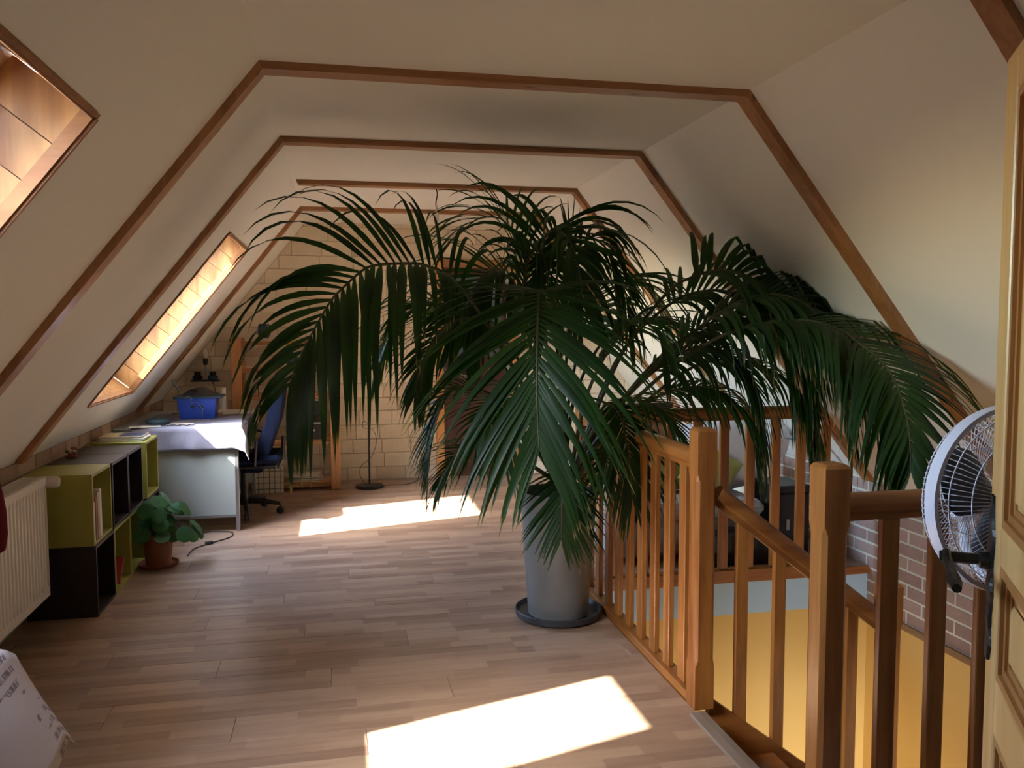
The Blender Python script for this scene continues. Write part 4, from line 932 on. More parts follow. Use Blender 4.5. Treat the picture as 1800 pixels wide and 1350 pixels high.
def crm(P, n=6):
    out = []
    for i in range(len(P)-1):
        a, b, c_, d_ = P[max(i-1, 0)], P[i], P[i+1], P[min(i+2, len(P)-1)]
        for q in range(n):
            t_ = q/n; out.append(0.5*((2*b)+(c_-a)*t_+(2*a-5*b+4*c_-d_)*t_*t_+(3*b-a-3*c_+d_)*t_**3))
    out.append(P[-1].copy()); return out
MB().tube(crm(pts), 0.0025, 5).build('cord', BLACKP, t)
MB().tube(crm([V((fx+0.12, fy_, 0.012)), V((fx+0.2, fy_+0.05, 0.005)), V((fx+0.32, fy_+0.03, 0.005)), V((fx+0.42, fy_+0.14, 0.006)), V((fx+0.47, fy_+0.22, 0.02)), V((fx+0.55, fy_+0.2, 0.006))]), 0.003, 5).build('floor_cord', BLACKP, t)

# ------------------------------------------------------------------ FAR DOOR
fd = thing('door_1', 'orange-brown framed door in the stone gable wall, dark leaf and bluish glazed top', None, (1.33, YF, 0), kind='structure')
MB().box((DX0, YF-0.025, 0), (DX0+0.075, YF+0.03, DZ), None, 0.004).build('frame_post', FRAMEO, fd)
MB().box((DX1-0.075, YF-0.025, 0), (DX1, YF+0.03, DZ), None, 0.004).build('frame_post', FRAMEO, fd)
MB().box((DX0+0.075, YF-0.025, DZ-0.075), (DX1-0.075, YF+0.03, DZ), None, 0.004).build('frame_head', BEAM_Z, fd)
MB().box((DX0+0.077, YF-0.004, 0.01), (DX1-0.077, YF+0.012, DZ-0.077)).build('door_leaf', DOORDK, fd)
MB().box((DX0+0.16, YF-0.010, 1.15), (DX1-0.16, YF-0.0045, 1.92)).build('glass_pane', GLASSD, fd)
for (a, b) in (((DX0+0.13, YF-0.014, 1.12), (DX0+0.16, YF-0.005, 1.95)), ((DX1-0.16, YF-0.014, 1.12), (DX1-0.13, YF-0.005, 1.95)), ((DX0+0.16, YF-0.014, 1.92), (DX1-0.16, YF-0.005, 1.95)), ((DX0+0.16, YF-0.014, 1.12), (DX1-0.16, YF-0.005, 1.15))):
    MB().box(a, b).build('glazing_bead', DOORDK, fd)
MB().box((DX1-0.115, YF-0.016, 0.01), (DX1-0.08, YF-0.0125, DZ-0.08)).build('pale_edge', GREYWHITE, fd)
MB().tube([(1.20, YF-0.006, 0.96), (1.20, YF-0.05, 0.96), (1.20, YF-0.055, 0.96), (1.30, YF-0.055, 0.955)], 0.009, 8).build('door_handle', CHROME, fd)

# pendant cable with socket under the fourth trim board
t = thing('pendant_socket', 'white lamp socket on a short black cable under the ceiling trim board', 'lamp', (0.683, 5.70, 2.366))
MB().tube(crm([V((0.683, 5.70, ZC-BT-0.001)), V((0.690, 5.70, 2.33)), V((0.680, 5.70, 2.27)), V((0.683, 5.70, 2.245))]), 0.004, 6).build('cord', BLACKP, t)
MB().lathe([(0, 0.045), (0.007, 0.045), (0.009, 0.0), (0.016, -0.012), (0.017, -0.055), (0.013, -0.065), (0, -0.065)], (0.683, 5.70, 2.21), 14).build('socket', WAX, t, smooth='auto')

# ------------------------------------------------------------------ ROUND-LEAVED PLANT
px_, py_ = -1.068, 5.36
t = thing('potted_plant', 'small round-leaved plant in a terracotta pot with saucer, beside the green cubes', 'plant', (px_, py_, 0))
MB().lathe([(0, 0.001), (0.105, 0.001), (0.118, 0.022), (0.112, 0.024), (0.10, 0.008), (0, 0.008)], (px_, py_, 0), 28).build('saucer', TERRA, t, smooth='auto')
MB().lathe([(0, 0.012), (0.072, 0.012), (0.088, 0.175), (0.096, 0.178), (0.098, 0.21), (0.090, 0.21), (0.086, 0.19), (0, 0.188)], (px_, py_, 0), 28, TERRA).build('pot', TERRA, t, smooth='auto')
MB().lathe([(0, 0.194), (0.05, 0.196), (0.087, 0.192)], (px_, py_, 0), 16).build('soil', SOIL, t)
RL = random.Random(3)
for q in range(58):
    a = RL.uniform(0, 2*math.pi); rad_ = RL.uniform(0.05, 0.17); hh_ = RL.uniform(0.25, 0.45)-rad_*0.5
    if q < 8: a = RL.uniform(-0.7, 0.5); rad_ = RL.uniform(0.14, 0.24); hh_ = RL.uniform(0.15, 0.26)
    c = V((px_+rad_*math.cos(a), py_+rad_*math.sin(a), hh_))
    if c.x < -1.13: c.x = -1.13+RL.uniform(0, .04)
    base = V((px_+0.02*math.cos(a), py_+0.02*math.sin(a), 0.19)); mid = (base+c)/2+V((0.02*math.cos(a), 0.02*math.sin(a), 0.06))
    s_ = MB(); s_.tube([base, mid, c], 0.0022, 5); s_.build('stem', STALK, t, origin=base)
    nrm = V((math.cos(a)*0.8+RL.uniform(-.5, .5), math.sin(a)*0.8-0.2+RL.uniform(-.5, .5), 0.8)).normalized(); e1 = nrm.orthogonal().normalized(); e2 = nrm.cross(e1); r_ = RL.uniform(0.032, 0.055)
    lf = MB(); lf.v = [c-nrm*0.004]+[c+(e1*math.cos(u_*0.524)+e2*math.sin(u_*0.524))*r_*0.6 for u_ in range(12)]+[c+(e1*math.cos(u_*0.524)+e2*math.sin(u_*0.524))*r_-nrm*0.004 for u_ in range(12)]
    for u_ in range(12): lf.f.append((0, 1+u_, 1+(u_+1) % 12)); lf.f.append((1+u_, 13+u_, 13+(u_+1) % 12, 1+(u_+1) % 12)); lf.mi += [0, 0]
    lf.build('leaf', PILEA, t, origin=c, smooth=True, recalc=False)
cb = MB(); cb.tube(crm([V((-0.93, 5.52, 0.006)), V((-0.92, 5.70, 0.005)), V((-0.83, 5.83, 0.005)), V((-0.72, 5.98, 0.005)), V((-0.74, 6.12, 0.005)), V((-0.86, 6.16, 0.005)), V((-0.96, 6.12, 0.005))]), 0.004, 6)
t = thing('power_cable', 'brown-black power cord curling on the floor between plant and desk', 'cable', (-0.83, 5.83, 0)); cb.build('cord', CORDM, t)
MB().obox(V((-0.84, 5.81, 0.012)), V((0.022, 0.012, 0)), V((-0.006, 0.011, 0)), V((0, 0, 0.010)), None, 0.003).build('switch', BLACKP, t)

# ------------------------------------------------------------------ CLOTHED TABLE AT THE LEFT EDGE
tb = thing('side_table', 'table under a printed sheet at the lower left edge of the photo', 'table', (-1.1, 1.5, 0))
tx0, tx1, ty0, ty1, tz = -1.49, -0.755, 1.15, 2.03, 0.735
MB().box((tx0, ty0, tz-0.022), (tx1, ty1, tz), None, 0.003).build('tabletop', WHITE_P, tb)
for xx in (tx0+0.02, tx1-0.07):
    for yy in (ty0+0.02, ty1-0.07): MB().box((xx, yy, 0), (xx+0.05, yy+0.05, tz-0.023), None, 0.003).build('leg', WHITE_P, tb)
sh = MB(); nx, ny = 40, 40
ax0, ax1, ay0, ay1 = tx0+0.05, tx1+0.25, ty0+0.05, ty1+0.10
def dr(a, b):
    ex = max(0, a-tx1-0.003); ey = max(0, b-ty1-0.003)
    x = min(a, tx1+0.003); y_ = min(b, ty1+0.003); z_ = tz+0.0025
    if ex > 0:
        r = 0.05; x += 0.012+0.55*ex+0.012*math.sin(b*11)*min(1, ex*8); z_ -= ex*0.93 if ex > 0.02 else ex*0.7
        if ey > 0: y_ += ey*0.35; x += 0.1*ey; z_ -= ey*0.25
    elif ey > 0: z_ -= ey*0.98; y_ += 0.006+0.05*ey
    return V((x, y_, z_))
uvs = []
for j in range(ny+1):
    for i in range(nx+1): sh.v.append(dr(ax0+(ax1-ax0)*i/nx, ay0+(ay1-ay0)*j/ny)); uvs.append((i/nx, j/ny))
for j in range(ny):
    for i in range(nx):
        a = j*(nx+1)+i; sh.f.append((a, a+1, a+nx+2, a+nx+1)); sh.mi.append(0)
so_ = sh.build('printed_sheet', PRINTM, None, origin=V((-1.0, 1.6, tz)), smooth=True, label='large printed paper sheet with lines of text hanging over the table edge', cat='paper sheet', recalc=False)
uvl = so_.data.uv_layers.new(name='UVMap')
for lp in so_.data.loops: uvl.data[lp.index].uv = uvs[lp.vertex_index]
so_.modifiers.new('thickness', 'SOLIDIFY').thickness = 0.0015

# ------------------------------------------------------------------ FURNITURE BEHIND THE FAR RAILING
sf = thing('sofa', 'low grey sofa behind the far railing', 'sofa', (2.1, 5.1, 0))
def soft(a, b, bev): m_ = MB(); m_.box(a, b, None, bev); return m_
soft((1.60, 4.75, 0.04), (2.62, 5.45, 0.25), 0.03).build('base', SOFA, sf)
soft((1.78, 4.74, 0.252), (2.62, 5.30, 0.36), 0.04).build('seat_cushion', SOFA, sf)
soft((1.60, 4.74, 0.252), (1.77, 5.45, 0.47), 0.05).build('armrest', SOFA, sf)
soft((1.78, 5.31, 0.252), (2.62, 5.50, 0.66), 0.05).build('backrest', SOFA, sf)
for xx in (1.66, 2.54):
    for yy in (4.80, 5.36): MB().box((xx, yy, 0), (xx+0.04, yy+0.04, 0.039)).build('leg', BLACKP, sf)
def cushion(c, w_, h_, th, rot, mat, name, lab, grp=None):
    m_ = MB(); n1 = 10
    for s2 in (1, -1):
        o_ = len(m_.v)
        for j in range(n1+1):
            for i in range(n1+1):
                u_, v2 = i/n1*2-1, j/n1*2-1; k_ = max(0, (1-u_**4)*(1-v2**4))**0.5; sh_ = 1-0.06*(1-abs(u_))*0+0.0
                pin = 1-0.07*(1-u_*u_) if abs(v2) > 0.99 else 1
                m_.v.append(V((u_*w_/2*(1-0.05*(1-v2*v2)), s2*th/2*k_, v2*h_/2*(1-0.05*(1-u_*u_)))))
        for j in range(n1):
            for i in range(n1):
                a = o_+j*(n1+1)+i; m_.f.append((a, a+1, a+n1+2, a+n1+1)); m_.mi.append(0)
    rm = Matrix.Rotation(rot[2], 3, 'Z') @ Matrix.Rotation(rot[0], 3, 'X') @ Matrix.Rotation(rot[1], 3, 'Y')
    m_.v = [V(c)+rm @ v for v in m_.v]
    return m_.build(name, mat, None, origin=V(c), smooth=True, label=lab, cat='cushion', group=grp)
cushion((2.13, 5.16, 0.53), 0.40, 0.34, 0.13, (-0.25, 0.0, 0.1), CUSHG, 'cushion', 'olive green cushion on the sofa, left of the white pillow')
cushion((2.36, 5.00, 0.51), 0.34, 0.30, 0.12, (-0.15, 0.55, -0.1), CUSHG, 'cushion', 'olive green cushion tilted on its corner, leaning on the white pillow')
cushion((2.50, 5.12, 0.60), 0.42, 0.50, 0.14, (-0.2, -0.25, -0.2), CUSHW, 'pillow', 'large white pillow at the right end of the grey sofa')
t = thing('black_box', 'black storage box with a small steel latch behind the far railing', 'box', (2.78, 4.85, 0))
soft((2.665, 4.72, 0.001), (2.90, 5.02, 0.40), 0.006).build('body', BLACKP, t); soft((2.66, 4.715, 0.401), (2.905, 5.025, 0.45), 0.006).build('lid', BLACKP, t)
MB().box((2.735, 4.708, 0.17), (2.76, 4.7195, 0.24), None, 0.003).build('latch', STEEL, t)
t = thing('black_case', 'low black case on the floor in front of the grey sofa, by the railing', 'case', (2.4, 4.66, 0))
soft((2.06, 4.60, 0.001), (2.64, 4.72, 0.20), 0.01).build('body', BLACKP, t); MB().tube([(2.30, 4.66, 0.20), (2.30, 4.66, 0.225), (2.42, 4.66, 0.225), (2.42, 4.66, 0.20)], 0.006, 6).build('handle', BLACKP, t)
t = thing('clothes_rack', 'grey tubular metal frame with a white cloth, right of the black box', 'rack', (2.9, 4.7, 0))
MB().tube(crm([V((2.935, 4.70, 0.0)), V((2.935, 4.70, 0.60)), V((2.88, 4.74, 0.72)), V((2.80, 4.90, 0.74)), V((2.80, 5.3, 0.74)), V((2.88, 5.45, 0.70)), V((2.92, 5.45, 0.5)), V((2.92, 5.45, 0))]), 0.014, 10).build('frame_tube', STEEL, t, smooth='auto')
cushion((2.80, 4.95, 0.70), 0.16, 0.20, 0.14, (0.1, -0.5, 0.9), CUSHW, 'folded_blanket', 'folded white blanket hanging over the grey tubular frame')
t = thing('side_cabinet', 'reddish brown wooden box on a white stool behind the far railing', 'cabinet', (2.11, 5.75, 0))
MB().box((2.00, 5.62, 0.45), (2.36, 5.90, 0.90), None, 0.004).build('body', DOORDK, t)
for xx in (2.02, 2.31):
    for yy in (5.64, 5.85): MB().box((xx, yy, 0), (xx+0.03, yy+0.03, 0.449)).build('leg', WHITE_P, t)
MB().box((2.06, 5.612, 0.50), (2.30, 5.6195, 0.85)).build('door', REVTRIM, t)

# ------------------------------------------------------------------ FAN
fc = V((1.445, 1.57, 1.067)); fn = V((0.05, -0.998, 0.03)).normalized(); fe1 = V((0.998, 0.05, 0)).normalized(); fe1 = (fe1-fn*fe1.dot(fn)).normalized(); fe2 = fn.cross(fe1); 
if fe2.z < 0: fe2 = -fe2
fan = thing('pedestal_fan', 'white pedestal fan with dark blades, half hidden behind the open door', 'fan', (fc.x+0.12, fc.y, 0))
FR = 0.20
def ringp(r, off, n=48): return [fc+fn*off+(fe1*math.cos(2*math.pi*q/n)+fe2*math.sin(2*math.pi*q/n))*r for q in range(n)]
rim = MB(); rim.lathe([(FR-0.002, -0.012), (FR+0.006, -0.012), (FR+0.008, 0.0), (FR+0.006, 0.018), (FR-0.004, 0.018), (FR-0.002, -0.012)], fc, 56, axis=fn); rim.build('rim', FANW, fan, smooth='auto')
def cage(prof, nw):
    g = MB()
    for q in range(nw):
        a = 2*math.pi*q/nw; dv = fe1*math.cos(a)+fe2*math.sin(a)
        g.tube([fc+dv*r+fn*o for (r, o) in prof], 0.0009, 4, cap=False)
    return g
pf = [(0.035, 0.062), (0.09, 0.062), (0.14, 0.056), (0.175, 0.042), (0.195, 0.02), (0.2065, 0.0)]
pbk = [(0.05, -0.085), (0.10, -0.082), (0.15, -0.070), (0.185, -0.045), (0.203, -0.018), (0.2075, 0.0)]
g = cage(pf, 96)
for (r, o) in ((0.09, 0.062), (0.145, 0.055), (0.185, 0.034)): g.tube(ringp(r, o), 0.0014, 4, closed=True)
g.build('front_guard', FANW, fan, kind='stuff')
g = cage(pbk, 96)
for (r, o) in ((0.10, -0.082), (0.155, -0.068), (0.195, -0.03)): g.tube(ringp(r, o), 0.0014, 4, closed=True)
g.build('rear_guard', FANW, fan, kind='stuff')
MB().lathe([(0, 0.066), (0.030, 0.066), (0.036, 0.060), (0.036, 0.056), (0, 0.056)], fc, 24, axis=fn).build('centre_badge', FANW, fan, smooth='auto')
for q in range(3):
    bl = MB(); a0 = 2*math.pi*q/3+0.5; nr, na = 6, 6
    for i in range(nr+1):
        r = 0.028+0.145*i/nr; hwid = 0.25+0.42*math.sin(math.pi*min(1, 0.15+i/nr*0.75))
        for j in range(na+1):
            s2 = j/na*2-1; a = a0+s2*hwid+0.25*i/nr; bl.v.append(fc+(fe1*math.cos(a)+fe2*math.sin(a))*r*(1-0.05*s2*s2*(i == nr))+fn*(-0.012+0.026*s2))
    for i in range(nr):
        for j in range(na): k_ = i*(na+1)+j; bl.f.append((k_, k_+1, k_+na+2, k_+na+1)); bl.mi.append(0)
    o = bl.build('blade', FANG, fan, origin=fc, smooth=True, recalc=False); o.modifiers.new('thickness', 'SOLIDIFY').thickness = 0.002
MB().lathe([(0, -0.03), (0.028, -0.028), (0.032, 0.01), (0.02, 0.025), (0, 0.028)], fc, 20, axis=fn).build('hub', FANG, fan, smooth='auto')
MB().lathe([(0, -0.17), (0.030, -0.165), (0.045, -0.145), (0.050, -0.10), (0.045, -0.086), (0, -0.086)], fc, 24, axis=fn).build('motor_housing', FANW, fan, smooth='auto')
pcx = fc+V((0.03, 0, 0))
MB().tube([V((pcx.x, pcx.y, 0.03)), V((pcx.x, pcx.y, 0.80)), V((pcx.x, pcx.y+0.03, 0.84)), V((pcx.x, pcx.y+0.10, 0.87)), V((pcx.x-0.02, pcx.y+0.13, 0.93)), V((pcx.x-0.03, pcx.y+0.13, 1.02))], 0.013, 12).build('pole', FANW, fan, smooth='auto')
MB().box((pcx.x-0.055, pcx.y+0.11, 0.99), (pcx.x-0.005, pcx.y+0.15, 1.03), None, 0.008).build('neck', FANW, fan)
MB().lathe([(0, 0.001), (0.19, 0.001), (0.195, 0.012), (0.17, 0.028), (0.03, 0.045), (0, 0.045)], (pcx.x, pcx.y, 0), 36).build('base', FANW, fan, smooth='auto')

# ------------------------------------------------------------------ OPEN DOOR AT THE RIGHT
E = V((1.034, 1.155, 0)); du = V((0.534, 0.845, 0)).normalized(); dn = V((-0.845, 0.534, 0)).normalized(); uz = V((0, 0, 1))
dl = thing('door_2', 'honey-coloured panelled wooden door standing open at the right edge', None, E-du*0.82, kind='structure')
DT = 0.038; DH = 1.862; DW = 0.82
def dbox(s0, s1, z0, z1, n0, n1, nm, mat, bev=0.0, par=None):
    c = E-du*((s0+s1)/2)+uz*((z0+z1)/2)+dn*((n0+n1)/2)
    return MB().obox(c, du*((s1-s0)/2), dn*((n1-n0)/2), uz*((z1-z0)/2), None, bev).build(nm, mat, par or dl, origin=E-du*s0+uz*z0)
sw_ = 0.078; z_top = DH-0.065
dbox(0, sw_, 0.01, DH, -DT, 0, 'stile', DOORW, 0.003); dbox(DW-sw_, DW, 0.01, DH, -DT, 0, 'stile', DOORW, 0.003)
rails = [(0.01, 0.16), (0.812, 0.885), (1.085, 1.135), (z_top, DH)]
rails = [(0.01, 0.12), (0.815, 0.90), (1.08, 1.14), (z_top, DH)]
for (a, b) in rails: dbox(sw_+0.0005, DW-sw_-0.0005, a, b, -DT, -0.0005, 'rail', DOORW, 0.003)
for (z0, z1) in ((0.12, 0.815), (0.90, 1.08), (1.14, z_top)):
    dbox(sw_+0.001, DW-sw_-0.001, z0+0.001, z1-0.001, -DT+0.012, -0.016, 'panel', DOORW)
    dbox(sw_+0.05, DW-sw_-0.05, z0+0.045, z1-0.045, -0.016, -0.008, 'raised_field', DOORW, 0.006)
    for k_, (w_, nn2) in enumerate(((0.014, -0.002), (0.026, -0.008), (0.036, -0.0125))):
        for (s0, s1, a, b) in ((sw_+0.0005, sw_+w_, z0+0.0005, z1-0.0005), (DW-sw_-w_, DW-sw_-0.0005, z0+0.0005, z1-0.0005), (sw_+w_, DW-sw_-w_, z0+0.0005, z0+w_), (sw_+w_, DW-sw_-w_, z1-w_, z1-0.0005)):
            dbox(s0, s1, a, b, -0.0155, nn2, 'moulding', DOORD)
# wrought iron long plate with wavy outline and lever
pp_ = MB(); zc0, zc1 = 0.915, 1.18; N_ = 30; so0 = 0.026
for i in range(N_+1):
    tt = i/N_; zz = zc0+(zc1-zc0)*tt; w_ = 0.016+0.004*math.sin(tt*19)+(0.004 if abs(tt-0.5) < 0.28 else 0)
    if tt < 0.08 or tt > 0.92: w_ *= 0.55+5*min(tt, 1-tt)
    for (sx, no) in ((-1, 0.0005), (-0.8, 0.0045), (0.8, 0.0045), (1, 0.0005)): pp_.v.append(E-du*(so0+sx*w_)+uz*zz+dn*(no+0.001*math.sin(tt*31)))
for i in range(N_):
    for j in range(3): a = i*4+j; pp_.f.append((a, a+1, a+5, a+4)); pp_.mi.append(0)
    a = i*4; pp_.f.append((a+3, a, a+4, a+7)); pp_.mi.append(0)
hd_ = place('door_handle', None, dl, E-du*so0+uz*1.05)
pp_.build('plate', BLACKM, hd_)
zs = 1.075
p0 = E-du*so0+uz*zs
MB().tube([p0, p0+dn*0.018, p0+dn*0.020, p0+dn*0.075], [0.014, 0.014, 0.009, 0.009], 10).build('spindle', BLACKM, hd_, smooth='auto')
lv = MB(); q0 = p0+dn*0.066
lv.tube([q0+uz*0.008, q0-du*0.02-uz*0.003, q0-du*0.06-uz*0.008, q0-du*0.10-uz*0.014, q0-du*0.125-uz*0.016], [0.007, 0.008, 0.008, 0.011, 0.007], 10); lv.build('lever', BLACKM, hd_, smooth='auto')

# ------------------------------------------------------------------ KENTIA PALM
PX, PY = 1.075, 4.0
sc_ = thing('pot_saucer', 'dark grey round saucer under the big palm pot', 'saucer', (PX, PY, 0))
MB().lathe([(0, 0.001), (0.195, 0.001), (0.212, 0.012), (0.217, 0.040), (0.211, 0.044), (0.200, 0.020), (0.16, 0.012), (0, 0.012)], (PX, PY, 0), 48).build('dish', POTD, sc_, smooth='auto')
palm = thing('palm', 'large potted kentia palm with dark arching fronds in the middle of the room', 'plant', (PX, PY, 0.013))
pm = MB(); pm.lathe([(0, 0.013), (0.142, 0.013), (0.150, 0.02), (0.185, 0.52), (0.190, 0.54), (0.190, 0.60), (0.196, 0.612), (0.196, 0.632), (0.183, 0.634), (0.178, 0.58), (0, 0.575)], (PX, PY, 0), 56)
pm.build('pot', POTG, palm, smooth='auto')
MB().box((PX-0.045, PY-0.176, 0.06), (PX-0.033, PY-0.160, 0.44), None, 0.002).build('drip_stain', POTD, palm) if False else None
MB().lathe([(0, 0.60), (0.08, 0.605), (0.18, 0.59)], (PX, PY, 0), 24).build('soil', SOIL, palm)
